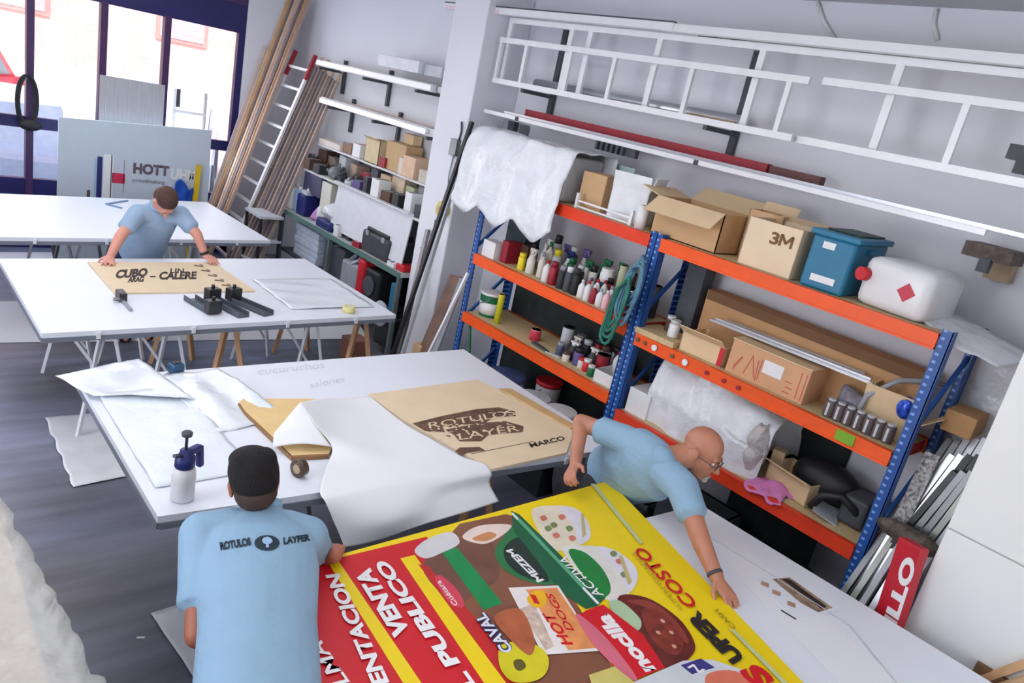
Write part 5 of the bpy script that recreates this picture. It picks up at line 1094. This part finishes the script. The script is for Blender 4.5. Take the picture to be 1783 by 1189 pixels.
# ================================================================== near right: white cabinet, stacked profiles, red sign
cb = thing('cabinet', 'tall white cabinet at the right edge of the view', 'cabinet', (4.0, .42, 0))
MB().bx((-.45, -.95, 0), (.4, .345, 2.35), bev=.003).build('body', mat((224, 228, 228), .35, var=.01), cb)
MB().bx((-.462, -.90, 1.30), (-.452, .342, 2.3), bev=.002).build('upper_door', mat((226, 230, 230), .35, var=.01), cb); MB().bx((-.462, -.90, .08), (-.452, .342, 1.292), bev=.002).build('lower_door', mat((226, 230, 230), .35, var=.01), cb)
ms = [STEEL, ALU, STEELD, mat((146, 148, 144), .35, .6, var=.1), ALU, STEEL, GREYL, STEELD]
for i in range(15):
    f_ = i / 14; a = at(1655 + 72 * f_, 765 + 28 * (i % 3), X=4.12 - .10 * (i % 3)); b_ = at(1478 + 76 * f_, 1020 + 42 * f_, X=3.72 + .05 * (i % 3))
    lean('steel_profile', 'long grey metal profile in the bundle leaning between rack and cabinet', 'profile', a, b_, .036 + .012 * (i % 3), .028, ms[i % 8], 'metal profiles leaning by the cabinet')
solo('wrapping', MB().ell(at(1575, 930, X=3.78), (.04, .14, .05)).ell(at(1600, 945, X=3.76), (.04, .1, .05)), mat((84, 76, 66), .6, var=.5, scale=30, bump=.8), 'dark crumpled band tied around the leaning metal profiles', 'band')
lean('speckled_strip', 'black and white speckled strip leaning behind the near rack post', 'strip', at(1625, 790, X=3.95), at(1570, 905, X=3.88), .07, .012, mat((150, 150, 150), .5, var=.95, scale=60), up=(1, 0, 0))
p_t = at(1592, 945, X=3.49); p_b = at(1555, 1060, X=3.46)
sg = thing('red_sign', 'red metal sign strip with white capital letters leaning by the poster table', 'sign', p_b); ax = (p_t - p_b).normalized(); foot = p_b - ax * (p_b.z / ax.z); sg.location = foot
L_ = (p_t - foot).length; sd = Vector((-.35, -.9, 0)); sd = (sd - ax * sd.dot(ax)).normalized(); nn = ax.cross(sd).normalized()
if nn.dot(EYE - p_t) < 0: nn = -nn
if sd.dot(ROTM @ Vector((1, 0, 0))) < 0: sd = -sd
Rm = Matrix((sd, nn, ax)).transposed()
k = MB(); k.box(ax * L_ / 2, (.125, .05, L_), Rm, .006); k.build('strip', mat((184, 24, 44), .4, var=.06), sg)
q0 = ax * (L_ - .50) + nn * .0265 + sd * .055; k = letters('CILLO', q0, q0 + ax * .44, q0 - sd * .065, .05)
k.build('white_letters', WPL, sg)
t = thing('wood_offcuts', 'brown timber offcuts at the bottom right corner', 'timber', (3.60, .34, 0))
k = MB(); P_ = [(at(1700, 1185, X=3.52), at(1800, 1150, X=3.52)), (at(1730, 1200, X=3.50), at(1810, 1175, X=3.50)), (at(1715, 1178, X=3.56), at(1790, 1120, X=3.56))]
for i, (a, b_) in enumerate(P_): k = MB(); k.bar(a - t.location, b_ - t.location, .025, .03); k.build('offcut', [WOOD, CARD, WOODP][i], t)
k = MB(); k.bx((-.09, -.16, 0), (.02, .12, (P_[0][0].z + P_[0][1].z) / 2 - .03)); k.build('crate', CARDD, t)

# wrapped pallet at bottom left
t = thing('wrapped_pallet', 'pallet of brown goods under clear plastic at the bottom left corner', 'wrapped pallet', (.1, 2.2, 0))
BL = (.1, 2.2, 0)
k = MB(); k.poly([(.40, 3.36, .55), (.06, 3.5, .55), (-.3, 1.6, .55), (.36, 1.75, .55)], .38, (0, 0, 1)) ; k.poly([(.40, 3.36, .1), (.06, 3.5, .1), (-.3, 1.6, .1), (.44, 1.75, .1)], .45, (0, 0, 1)); lift(k, BL).build('load', mat((214, 190, 162), .7, var=.2, scale=3), t)
ed = [at(-40, 820, Z=1.0), at(0, 885, Z=1.0), at(60, 985, Z=.98), at(112, 1062, Z=.95), at(140, 1130, Z=.92), at(172, 1205, Z=.9), at(190, 1260, Z=.9)]
def pw(u, v):
    s = v * (len(ed) - 1); i = min(int(s), len(ed) - 2); p = ed[i].lerp(ed[i + 1], s - i)
    if u < .45: return Vector((p.x - .75 * (.45 - u) / .45, p.y - .1, p.z + .02 * math.sin(12 * v)))
    k2 = (u - .45) / .55; return Vector((p.x + .03 * k2, p.y - .05 * k2, p.z * (1 - k2) + .02))
drape('plastic_wrap', None, None, lambda u, v: pw(u, v) - Vector(BL), 40, 44, mat((222, 224, 222), .12, var=.05, bump=.9, bscale=11, alpha=.38), .024, 11, .002, parent=t)

# ================================================================== by the window
t = thing('sign_panel', 'big pale panel with cut lettering, blue stripe and red square standing by the window', 'panel', (2.55, 9.1, 0)); B = (2.55, 9.1, 0)
k = MB(); k.poly([(1.77, 9.1, .02), (3.36, 9.1, .02), (3.32, 9.1, 1.60), (1.77, 9.1, 1.53)], .02, (0, 1, 0)); lift(k, B).build('panel', mat((190, 202, 214), .5, var=.02), t)
def onp(x0_, x1_, z0_, z1_, m, nm): k = MB(); k.bx((x0_, 9.094, z0_), (x1_, 9.0995, z1_)); return lift(k, B).build(nm, m, t)
onp(2.14, 2.19, .72, 1.17, BLUED, 'blue_stripe'); onp(2.20, 2.30, .72, 1.20, WPL, 'white_stripe'); onp(2.115, 2.13, .72, 1.14, SKYB, 'pale_stripe'); onp(2.275, 2.285, .72, 1.2, mat((150, 130, 130), .5), 'grey_line')
onp(2.29, 2.42, .90, 1.01, mat((200, 40, 80), .5), 'red_square'); onp(2.05, 2.08, .72, .80, CHAR, 'dark_mark'); onp(2.405, 2.412, .8, 1.16, GREY, 'grey_line')
for s_, x0_, x1_, z, h, m in (('HOTT', 2.50, 2.88, 1.03, .11, mat((96, 84, 92), .5)), ('UHM', 2.90, 3.18, 1.0, .12, WPL), ('proudmaking', 2.50, 2.84, .93, .045, mat((120, 110, 130), .5)), ('group', 2.88, 3.05, .92, .045, WPL)):
    k = letters(s_, (x0_, 9.096, z), (x1_, 9.096, z), (x0_, 9.096, z + h), .05 if h > .1 else .01); lift(k, B).build('cut_lettering', m, t)
t = thing('corrugated_sheet', 'grey ribbed sheet standing behind the big pale panel', 'sheet', (2.52, 9.32, 0)); k = MB()
k.bx((-.33, 0, 0), (.33, .012, 2.0))
for i in range(15): k.bx((-.32 + .045 * i, -.008, 0), (-.305 + .045 * i, 0, 2.0))
k.build('sheet', mat((176, 178, 184), .5, var=.04), t)
t = thing('step_ladder', 'white step ladder standing by the window right of the ribbed sheet', 'ladder', (3.15, 9.38, 0))
for x in (-.17, .19): MB().bar((x, 0, 0), (x * .95, .02, 1.98), .03, .02).build('rail', ALUW, t)
for z in (.3, .6, .9, 1.2, 1.5, 1.72): MB().bx((-.17, -.01, z), (.19, .03, z + .025)).build('step', ALUW, t)
MB().bx((-.15, 0, 1.78), (-.11, .03, 1.98)).build('dark_hinge', CHAR, t)
t = thing('coiled_cable', 'black cable coil hung on the window frame', 'cable', (1.56, 9.54, 1.6))
for i in range(3):
    MB().tube([(-.01 - .085 * math.sin(a) + .01 * i, -.02 - .008 * i, .26 * math.cos(a)) for a in [2 * math.pi * j / 24 for j in range(25)]], .013).build('coil', BLACK, t)
MB().ell((.03, -.03, -.24), (.11, .03, .06)).build('plug_bundle', BLACK, t)
MB().bx((-.02, -.05, .22), (.0, .09, .24)).build('hook', STEEL, t)
solo('spirit_level', MB().box((0, 0, .0), (.055, .03, 1.18), Euler((0, .04, 0))), mat((218, 186, 30), .5), 'yellow spirit level standing against the big pale panel', 'level').location = (3.17, 9.06, .60)
drape('blue_cloth', 'bright blue cloth hanging on the big pale panel behind the far man', 'cloth', lambda u, v: (2.94 + .2 * u, 9.04, .98 - .5 * v + .05 * math.sin(6 * u) - .03 * u), 12, 18, mat((20, 78, 176), .7, var=.15), .02, 12)

# ================================================================== outside the window
ST = mat((226, 216, 206), .9, var=.05)
struct('street', MB().bx((-30, YF + .22, -.25), (50, 60, -.12)), ST)
struct('kerb', MB().bx((-30, 12.2, -.12), (50, 12.4, -.02)), mat((230, 226, 220), .9))
bd = thing('building', 'sunlit pink brick building across the street', 'building', (8, 24, 0))
MB().bx((-30, 0, -.2), (34, 6, 11)).build('facade', mat((240, 186, 176), .9, var=.05), bd)
MB().bx((-30, -.04, -.2), (34, 0, 1.0)).build('plinth', mat((236, 230, 224), .9), bd)
for x in (-9, -5, -1, 3, 7): f = MB().bx((x, -.06, 2.2), (x + 1.4, 0, 4.6)).build('window', mat((196, 150, 140), .4), bd); MB().bx((x + .1, -.08, 2.3), (x + 1.3, -.06, 4.5)).build('glass', mat((206, 180, 180), .2), f)
for x in (-6.8, 1.2): MB().bx((x, -.15, -.2), (x + .35, 0, 11)).build('pier', mat((240, 214, 200), .9), bd)
def car(x, y, rz, m, label):
    t = thing('car', label, 'car', (x, y, -.12), rz); pr = [(-2.0, .35), (-2.05, .75), (-1.75, .9), (-1.05, .98), (-.45, 1.45), (.95, 1.48), (1.55, 1.02), (2.0, .95), (2.05, .4)]
    k = MB()
    k.loft([((0, s * .84, 0), (0, 0, 0), (0, 0, 0)) for s in ()], 4) if 0 else None
    lo = [(-2.0, .3), (-2.07, .7), (-1.8, .88), (-.9, .96), (1.6, .96), (2.0, .9), (2.06, .35)]
    k.poly([(a, -.86, b_) for a, b_ in lo], 1.72, (0, 1, 0)); k.build('body', m, t)
    k = MB(); k.poly([(a, -.74, b_) for a, b_ in [(-1.0, .95), (-.42, 1.46), (.95, 1.5), (1.55, .95)]], 1.48, (0, 1, 0)); k.build('roof', m, t)
    k = MB(); k.poly([(a, -.755, b_) for a, b_ in [(-.80, 1.0), (-.36, 1.38), (.88, 1.41), (1.30, 1.0)]], 1.51, (0, 1, 0)); k.build('side_windows', mat((120, 130, 140), .1), t)
    for a in (-1.3, 1.3):
        for s in (-1, 1): MB().lathe([(.2, -.1), (.32, -.09), (.32, .09), (.2, .1)], (a, s * .82, .32), (0, 1, 0), 24).build('wheel', CHAR, t)
    return t
car(1.7, 20.4, .9, mat((210, 24, 60), .3), 'red car parked outside, left behind the window')
car(4.6, 14.9, 1.2, mat((214, 218, 232), .3), 'silver car parked outside, seen below the window mid rail')
car(8.4, 17.6, 1.3, mat((206, 208, 214), .3), 'pale grey car parked outside behind the step ladder')
car(1.7, 12.6, 1.45, mat((214, 216, 226), .3), 'white car close outside at the left of the window')

# ================================================================== people
SHIRT = mat((138, 172, 198), .85, var=.04, scale=6, bump=.55, bscale=8, stretch=(1, 1, 1.8))
SKIN_A = mat((168, 104, 80), .55, var=.08); SKIN_B = mat((182, 124, 98), .45, var=.12, scale=14); SKIN_C = mat((214, 152, 134), .55, var=.05)
HAIR = mat((17, 15, 16), .9, var=.3, scale=60, bump=.5, bscale=120); HAIRB = mat((78, 52, 42), .7, var=.2, scale=60, bump=.5, bscale=120); NAVYT = mat((34, 36, 66), .8, var=.1)
V = Vector
def fused(name, mb, m, vox, sm, parent):
    bmesh.ops.recalc_face_normals(mb.b, faces=mb.b.faces); o = mb.build(name, m)
    md = o.modifiers.new('r', 'REMESH'); md.mode = 'VOXEL'; md.voxel_size = vox; md.use_smooth_shade = True
    md = o.modifiers.new('s', 'SMOOTH'); md.factor = .5; md.iterations = sm
    bake(o); o.parent = parent
    for p in o.data.polygons: p.use_smooth = True
    return o
def hand(mb, wrist, d, palm, curl=.35, spread=.9, s=1.0, thumb=1):
    """d: direction to the fingertips, palm: direction the palm faces, thumb side = +-(d x palm)"""
    d = V(d).normalized(); p = V(palm); p = (p - d * p.dot(d)).normalized(); sd = d.cross(p).normalized() * thumb
    mb.loft([(wrist - d * .01 * s, sd * .026 * s, p * .019 * s), (wrist + d * .03 * s, sd * .034 * s, p * .017 * s), (wrist + d * .07 * s, sd * .041 * s, p * .015 * s), (wrist + d * .095 * s, sd * .040 * s, p * .012 * s)], 14)
    for i, (o, L) in enumerate(((.031, .070), (.011, .080), (-.011, .074), (-.031, .058))):
        b_ = wrist + (d * .09 + sd * o) * s; fd = (d + sd * o * 4 * spread).normalized(); q = b_; a = curl * .5
        for j, (f_, r) in enumerate(((.45, .0092), (.31, .0085), (.24, .0078))):
            dd = (fd * math.cos(a) + p * math.sin(a)); n_ = q + dd * L * f_ * s; mb.cap(q, r * s, n_, r * .92 * s, 8); q = n_; a += curl
    b_ = wrist + (d * .025 + sd * .028) * s; m_ = b_ + (d * .028 + sd * .030 + p * .008) * s; e = m_ + (d * .030 + sd * .010 + p * .010) * s
    mb.cap(b_, .014 * s, m_, .0115 * s, 8); mb.cap(m_, .0112 * s, e, .009 * s, 8)
def limb(mb, pts, rs, n=16):
    for i in range(len(pts) - 1): mb.cap(pts[i], rs[i], pts[i + 1], rs[i + 1], n)
def torso(mb, pts):
    """pts: (centre, half width, half depth, side vector, up vector)"""
    R = []
    for c, a, b_, sd, up in pts:
        sd = V(sd).normalized(); up = V(up); f = sd.cross(up).normalized(); R.append((c, sd * a, f * b_))
    mb.loft(R, 24)
def head(mb, c, f, u, s=1.0, nose=1):
    f = V(f).normalized(); u = V(u); u = (u - f * u.dot(f)).normalized(); r = f.cross(u)
    R = Matrix((r, f, u)).transposed(); P = lambda x, y, z: c + (r * x + f * y + u * z) * s
    mb.ell(P(0, -.012, .035), (.076 * s, .096 * s, .088 * s), R, 24)
    mb.ell(P(0, .025, -.03), (.058 * s, .068 * s, .078 * s), R, 20)
    mb.ell(P(0, .052, -.085), (.034 * s, .03 * s, .026 * s), R)
    for x in (-1, 1): mb.ell(P(x * .033, .055, -.028), (.022 * s, .022 * s, .026 * s), R)   # cheeks
    mb.cap(P(-.036, .082, .022), .012 * s, P(.036, .082, .022), .012 * s, 8)               # brow
    mb.cap(P(0, .088, .012), .008 * s, P(0, .112, -.028), .0125 * s, 8)                     # nose
    for x in (-1, 1): mb.ell(P(x * .012, .101, -.032), (.009 * s, .010 * s, .008 * s), R, 8)
    mb.cap(P(-.02, .084, -.058), .007 * s, P(.02, .084, -.058), .007 * s, 8); mb.cap(P(-.016, .082, -.068), .007 * s, P(.016, .082, -.068), .007 * s, 8)
    for x in (-1, 1):
        mb.ell(P(x * .079, -.008, -.008), (.010 * s, .020 * s, .032 * s), R, 12); mb.ell(P(x * .085, -.016, .004), (.007 * s, .016 * s, .022 * s), R, 10)
    return P, R
def face_bits(parent, P, R, s=1.0):
    for x in (-1, 1):
        MB().ell(P(x * .031, .079, .002), (.013 * s, .008 * s, .008 * s), R).build('eye', mat((226, 222, 218), .3), parent)
        MB().ell(P(x * .031, .0855, .001), (.006 * s, .003 * s, .006 * s), R).build('iris', mat((52, 36, 28), .3), parent)
        k = MB(); k.cap(P(x * .016, .094, .022), .004 * s, P(x * .046, .086, .024), .003 * s, 6); k.build('eyebrow', HAIRB, parent)
for n_ in ():
    pass
def rel(pts, base): return [V(p) - base for p in pts]

# ---- man in front, seen from behind
A0 = V((.90, 1.95, 0)); A = thing('person', 'man with short black hair in a pale blue printed polo shirt, seen from behind', 'person', A0)
def pa(px, py, z): return at(px, py, Z=z) - A0
hip = pa(450, 1215, .86); nk = pa(452, 895, 1.09); hd = pa(441, 842, 1.21)
upA = (nk - hip).normalized(); sdA = (pa(555, 930, 1.05) - pa(335, 965, 1.05)); sdA = (sdA - upA * sdA.dot(upA)).normalized(); fwA = upA.cross(sdA).normalized()
if fwA.y < 0: fwA = -fwA
shL = nk - upA * .085 - sdA * .185 + fwA * .01; shR = nk - upA * .075 + sdA * .17 + fwA * .02
elL = pa(343, 1150, .86); elL = shL + (elL - shL).normalized() * .34; sh_el = elL - shL; wrL = elL + V((.10, .20, -.04)); elR = shR + V((.13, .12, -.20)).normalized() * .26; wrR = V((1.325, 2.06, .93)) - A0
sk = MB()
torso(sk, [(hip - upA * .10, .13, .085, sdA, upA), (hip, .14, .09, sdA, upA), (hip.lerp(nk, .45), .125, .085, sdA, upA), (hip.lerp(nk, .8), .15, .09, sdA, upA), (nk - upA * .05, .11, .07, sdA, upA), (nk, .06, .06, sdA, upA)])
hu = V((0, .40, .90)).normalized(); hf = V((.22, .90, -.40)); P, R = head(sk, hd, hf, hu, .96)
sk.cap(nk - hu * .03, .060, hd - hu * .03, .056)
limb(sk, [shL, elL, wrL], [.05, .041, .029]); limb(sk, [shR, elR, wrR], [.05, .041, .029])
hand(sk, wrL, (wrL - elL), (0, 0, -1), .5, thumb=-1); hand(sk, wrR, V((.2, .35, -.1)), (0, 0, -1), .35, thumb=1)
legs = MB()
for s in (-1, 1):
    h0 = hip + sdA * s * .09 - upA * .06; kn = V((h0.x - .02, h0.y + .05, .49)); an = V((h0.x, h0.y + .0, .09))
    limb(sk, [h0, kn, an], [.078, .052, .036]); sk.cap(an, .036, an + V((0, .13, -.045)), .03)
fused('body', sk, SKIN_A, .006, 3, A)
tr = MB(); torso(tr, [(hip + upA * .05, .155, .115, sdA, upA), (hip - upA * .05, .17, .13, sdA, upA), (hip - upA * .13, .165, .12, sdA, upA)])
for s in (-1, 1):
    h0 = hip + sdA * s * .09 - upA * .08; kn = V((h0.x - .02, h0.y + .05, .49)); an = V((h0.x, h0.y + .0, .12)); limb(tr, [h0, kn, an], [.098, .072, .062])
fused('trousers', tr, NAVYT, .01, 4, A)
for s in (-1, 1):
    h0 = hip + sdA * s * .09 - upA * .06; k = MB(); k.bx((h0.x - .05, h0.y - .09, 0), (h0.x + .05, h0.y + .19, .09), .03); k.build('shoe', BLACK, A)
sh = MB()
torso(sh, [(hip - upA * .06, .185, .135, sdA, upA), (hip + upA * .05, .185, .13, sdA, upA), (hip.lerp(nk, .35), .182, .125, sdA, upA), (hip.lerp(nk, .65), .20, .125, sdA, upA), (nk - upA * .12, .19, .115, sdA, upA), (nk - upA * .05, .13, .092, sdA, upA), (nk + upA * .0, .075, .075, sdA, upA)])
for a, b_, cf in ((shL, elL, .62), (shR, elR, .52)):
    c = a.lerp(b_, cf); sh.cap(nk.lerp(a, .5) - upA * .03, .082, a, .075); sh.cap(a, .076, c, .068); sh.cyl(c, c + (b_ - a).normalized() * .035, .07, .068)
shirtA = fused('polo_shirt', sh, SHIRT, .008, 5, A)
k = MB(); k.lathe([(.073, -.012), (.078, .0), (.076, .028), (.069, .03)], nk + upA * .01 - fwA * .006, hu + upA, 28); k.build('collar', SHIRT, A, True)
ha = MB(); ha.ell(P(0, -.026, .052), (.086, .096, .086), R, 24); ha.ell(P(0, -.055, .022), (.080, .068, .078), R, 24); ha.ell(P(0, .03, .092), (.074, .062, .045), R, 20)
for x in (-1, 1): ha.ell(P(x * .042, -.03, .088), (.040, .07, .042), R, 16); ha.ell(P(x * .070, -.03, .035), (.016, .06, .05), R, 14)
fade = MB(); fade.ell(P(0, -.045, -.022), (.074, .062, .07), R, 20); fused('hair_fade', fade, mat((70, 52, 46), .8, var=.15), .006, 2, A)
fused('hair', ha, HAIR, .006, 2, A)
face_bits(A, P, R)
# back print, laid on the shirt surface
bv = BVHTree.FromPolygons([v.co.copy() for v in shirtA.data.vertices], [tuple(p.vertices) for p in shirtA.data.polygons])
dr = -fwA
def on_back(mb, off=.002):
    for v in mb.b.verts:
        d_ = (v.co - (EYE - A0)).normalized(); h = bv.ray_cast(EYE - A0, d_)
        if h[0] is not None: v.co = h[0] - d_ * off * 1.5
        else: v.co = v.co
    return mb
def bp(px, py): return at(px, py, Z=1.22) - A0
PR = mat((22, 44, 60), .7)
for s_, a, b_, c in (('ROTULOS', (384, 957), (438, 948), (382, 944)), ('LAYFER', (494, 947), (541, 940), (493, 936))):
    k = letters(s_, bp(*a), bp(*b_), bp(*c), .06); on_back(k).build('back_print', PR, shirtA)
k = MB(); k.poly([bp(465 + 22 * math.cos(2 * math.pi * i / 36) , 945 + 13.5 * math.sin(2 * math.pi * i / 36)) for i in range(36)]); bmesh.ops.triangulate(k.b, faces=k.b.faces); bmesh.ops.subdivide_edges(k.b, edges=k.b.edges, cuts=2, use_grid_fill=True); on_back(k, .002).build('back_emblem', PR, shirtA)
k = MB(); k.poly([bp(x, y) for x, y in [(456, 941), (459, 936), (466, 934), (472, 937), (475, 942), (471, 946), (468, 947), (468, 953), (463, 953), (463, 947), (459, 946)]]); bmesh.ops.triangulate(k.b, faces=k.b.faces); on_back(k, .0035).build('emblem_tree', SKYB, shirtA)

# ---- bald man with glasses leaning over the poster
B0_ = V((2.85, 2.30, 0)); Bm = thing('person', 'bald man with glasses in a pale blue polo shirt leaning over the poster', 'person', B0_)
hipB = at(1062, 828, Y=2.25); nkB = at(1158, 800, Z=1.17); hdB = at(1222, 788, Z=1.22)
upB = (nkB - hipB).normalized(); shRB = at(1088, 765, Z=1.14); shLB = at(1188, 848, Z=1.12)
sdB = (shLB - shRB); sdB = (sdB - upB * sdB.dot(upB)).normalized(); mid = (shRB + shLB) / 2; fB = sdB.cross(upB)
if fB.z > 0: fB = -fB
elRB = at(1012, 735, Z=1.12); wrRB = at(1002, 806, Z=1.0); hndR = at(986, 838, Z=.96); elLB = at(1222, 945, Z=.99); wrLB = at(1248, 1006, Z=.91)
base = B0_; L_ = lambda p: V(p) - base
sk = MB()
torso(sk, [(L_(hipB - upB * .1), .13, .09, sdB, upB), (L_(hipB), .14, .10, sdB, upB), (L_(hipB.lerp(nkB, .5)), .13, .095, sdB, upB), (L_(nkB - upB * .1), .14, .09, sdB, upB), (L_(nkB), .06, .06, sdB, upB)])
hfB = V((.20, -.86, -.27)); uB = (V((.15, -.25, .89))); P, R = head(sk, L_(hdB), hfB, uB, 1.04)
for x in (-1, 1): sk.ell(P(x * .088, -.012, -.004), (.013, .026, .040), R, 14); sk.ell(P(x * .084, .0, -.03), (.012, .012, .014), R, 10)
sk.cap(L_(nkB) - upB * .02, .064, L_(hdB) - (hdB - nkB) * .15, .060)
limb(sk, [L_(shRB), L_(elRB), L_(wrRB)], [.052, .045, .031]); limb(sk, [L_(shLB), L_(elLB), L_(wrLB)], [.052, .044, .031])
hand(sk, L_(wrRB), (hndR - wrRB), (.6, -.2, -.4), .8, .3, thumb=1); hand(sk, L_(wrLB), V((-.06, -.30, -.10)), (0, 0, -1), .45, .6, thumb=-1)
for s in (-1, 1):
    h0 = L_(hipB) + V((s * .09, .0, -.04)); kn = V((h0.x, .02, .48)); an = V((h0.x, .04, .08)); limb(sk, [h0, kn, an], [.078, .052, .038]); sk.cap(an, .036, an + V((.02, -.12, -.04)), .03)
fused('body', sk, SKIN_B, .006, 3, Bm)
tr = MB(); torso(tr, [(L_(hipB) + upB * .06, .155, .125, sdB, upB), (L_(hipB) - upB * .04, .165, .13, sdB, upB), (L_(hipB) - upB * .10 - V((0, 0, .03)), .16, .12, sdB, (upB + V((0, 0, 1))))])
for s in (-1, 1):
    h0 = L_(hipB) + V((s * .09, .0, -.06)); limb(tr, [h0, V((h0.x, .02, .48)), V((h0.x, .04, .11))], [.098, .072, .062])
fused('trousers', tr, mat((40, 44, 48), .8), .01, 4, Bm)
for s in (-1, 1):
    x = L_(hipB).x + s * .09; k = MB(); k.bx((x - .05, -.16, 0), (x + .05, .12, .09), .03); k.build('shoe', BLACK, Bm)
sh = MB()
torso(sh, [(L_(hipB) + upB * .00, .175, .14, sdB, upB), (L_(hipB) + upB * .10, .18, .135, sdB, upB), (L_(hipB.lerp(nkB, .5)), .185, .13, sdB, upB), (L_(nkB - upB * .14), .19, .12, sdB, upB), (L_(nkB - upB * .05), .13, .09, sdB, upB), (L_(nkB), .075, .075, sdB, upB)])
for a, b_, cf in ((shRB, elRB, .45), (shLB, elLB, .42)):
    a = L_(a); b_ = L_(b_); c = a.lerp(b_, cf); sh.cap(L_(nkB - upB * .10).lerp(a, .5), .085, a, .078); sh.cap(a, .078, c, .072); sh.cyl(c, c + (b_ - a).normalized() * .03, .074, .072)
fused('polo_shirt', sh, SHIRT, .008, 5, Bm)
nd = (hdB - nkB).normalized(); sx = nd.cross(upB).normalized()
k = MB(); R0 = L_(nkB) - upB * .035
k.loft([(R0, sdB * .090, sdB.cross(upB) * .078), (L_(nkB) + (nd + upB) * .004, sdB * .074, sdB.cross(upB + nd).normalized() * .072), (L_(nkB) + nd * .022, sdB * .0705, sdB.cross(nd).normalized() * .0695)], 28); k.build('collar', SHIRT, Bm, True)
face_bits(Bm, P, R, 1.0)
gl = MB()
for x in (-1, 1):
    pts = [P(x * .033 + .022 * math.cos(a), .100, .0 + .016 * math.sin(a)) for a in [2 * math.pi * i / 16 for i in range(17)]]; gl.tube(pts, .0018, 6); gl.tube([P(x * .055, .100, .004), P(x * .082, .03, .006), P(x * .084, -.01, .0)], .002, 6)
gl.tube([P(-.011, .102, .004), P(.011, .102, .004)], .0018, 6); gl.build('glasses', CHAR, Bm)
k = MB(); k.cap(P(-.022, .088, -.078), .008, P(.022, .088, -.078), .008, 8); k.ell(P(0, .082, -.095), (.024, .016, .016), R); k.build('goatee', mat((190, 180, 172), .8), Bm)
k = MB(); k.lathe([(.034, -.008), (.036, 0), (.034, .008)], L_(wrLB + (elLB - wrLB).normalized() * .02), (elLB - wrLB).normalized(), 20); k.build('watch_strap', CHAR, Bm)

# ---- man at the far table, facing us
C0 = V((1.98, 6.55, 0)); Cm = thing('person', 'dark haired man leaning with both hands on the stencil board, grey blue polo shirt', 'person', C0)
hipC = at(243, 445, Y=6.66); nkC = at(275, 362, Y=6.42); hdC = at(287, 352, Y=6.32); base = C0
upC = (nkC - hipC).normalized(); shRC = at(240, 372, Y=6.42); shLC = at(314, 374, Y=6.40); sdC = (shLC - shRC); sdC = (sdC - upC * sdC.dot(upC)).normalized()
wrR_ = at(192, 448, Y=6.15); wrL_ = at(357, 444, Y=6.22); elR_ = at(209, 412, Y=6.24); elL_ = at(343, 408, Y=6.26)
wrR_.z = max(wrR_.z, .90); wrL_.z = max(wrL_.z, .90)
sk = MB()
torso(sk, [(L_(hipC - upC * .05), .13, .09, sdC, upC), (L_(hipC.lerp(nkC, .5)), .13, .09, sdC, upC), (L_(nkC - upC * .08), .14, .09, sdC, upC), (L_(nkC), .06, .06, sdC, upC)])
P, R = head(sk, L_(hdC), (.12, -.42, -.95), (.12, -.85, .45), 1.0); sk.cap(L_(nkC), .06, L_(hdC), .055)
limb(sk, [L_(shRC), L_(elR_), L_(wrR_)], [.05, .042, .030]); limb(sk, [L_(shLC), L_(elL_), L_(wrL_)], [.05, .042, .030])
hand(sk, L_(wrR_), (-.25, -.7, -.12), (0, .1, -1), .12, 1.4, thumb=-1); hand(sk, L_(wrL_), (.18, -.7, -.12), (0, .1, -1), .15, 1.2, thumb=1)
for s in (-1, 1):
    h0 = L_(hipC) + V((s * .09, .02, -.02)); h0.z = max(h0.z, .8); limb(sk, [h0, V((h0.x, .14, .45)), V((h0.x, .18, .08))], [.08, .052, .038]); sk.cap(V((h0.x, .18, .08)), .036, V((h0.x, .06, .04)), .03)
fused('body', sk, SKIN_C, .007, 3, Cm)
tr = MB(); torso(tr, [(L_(hipC) + upC * .03, .165, .12, sdC, upC), (L_(hipC) - upC * .06, .17, .13, sdC, upC)])
for s in (-1, 1):
    h0 = L_(hipC) + V((s * .09, .02, -.02)); limb(tr, [h0, V((h0.x, .14, .45)), V((h0.x, .18, .12))], [.1, .075, .065])
fused('trousers', tr, NAVYT, .01, 4, Cm)
for s in (-1, 1):
    x = L_(hipC).x + s * .09; k = MB(); k.bx((x - .05, .04, 0), (x + .05, .30, .09), .03); k.build('shoe', BLACK, Cm)
sh = MB()
torso(sh, [(L_(hipC) + upC * .0, .17, .13, sdC, upC), (L_(hipC.lerp(nkC, .45)), .18, .125, sdC, upC), (L_(nkC - upC * .12), .19, .12, sdC, upC), (L_(nkC - upC * .03), .12, .09, sdC, upC), (L_(nkC), .075, .075, sdC, upC)])
for a, b_ in ((shRC, elR_), (shLC, elL_)):
    a = L_(a); b_ = L_(b_); c = a.lerp(b_, .55); sh.cap(L_(nkC - upC * .08).lerp(a, .5), .085, a, .078); sh.cap(a, .078, c, .068); sh.cyl(c, c + (b_ - a).normalized() * .03, .07, .068)
fused('polo_shirt', sh, mat((150, 176, 204), .85, var=.04, bump=.25, bscale=16), .009, 5, Cm)
k = MB(); k.lathe([(.07, -.01), (.076, .0), (.074, .022)], L_(nkC) + upC * .01, upC, 24); k.build('collar', SHIRT, Cm, True)
ha = MB(); ha.ell(P(0, -.022, .052), (.084, .10, .084), R, 24); ha.ell(P(0, -.05, .01), (.08, .075, .08), R, 24); fused('hair', ha, HAIRB, .007, 2, Cm)
face_bits(Cm, P, R)
k = MB(); k.lathe([(.034, -.012), (.037, 0), (.034, .012)], L_(wrL_.lerp(elL_, .1)), (elL_ - wrL_).normalized(), 20); k.build('wristwatch', BLACK, Cm)
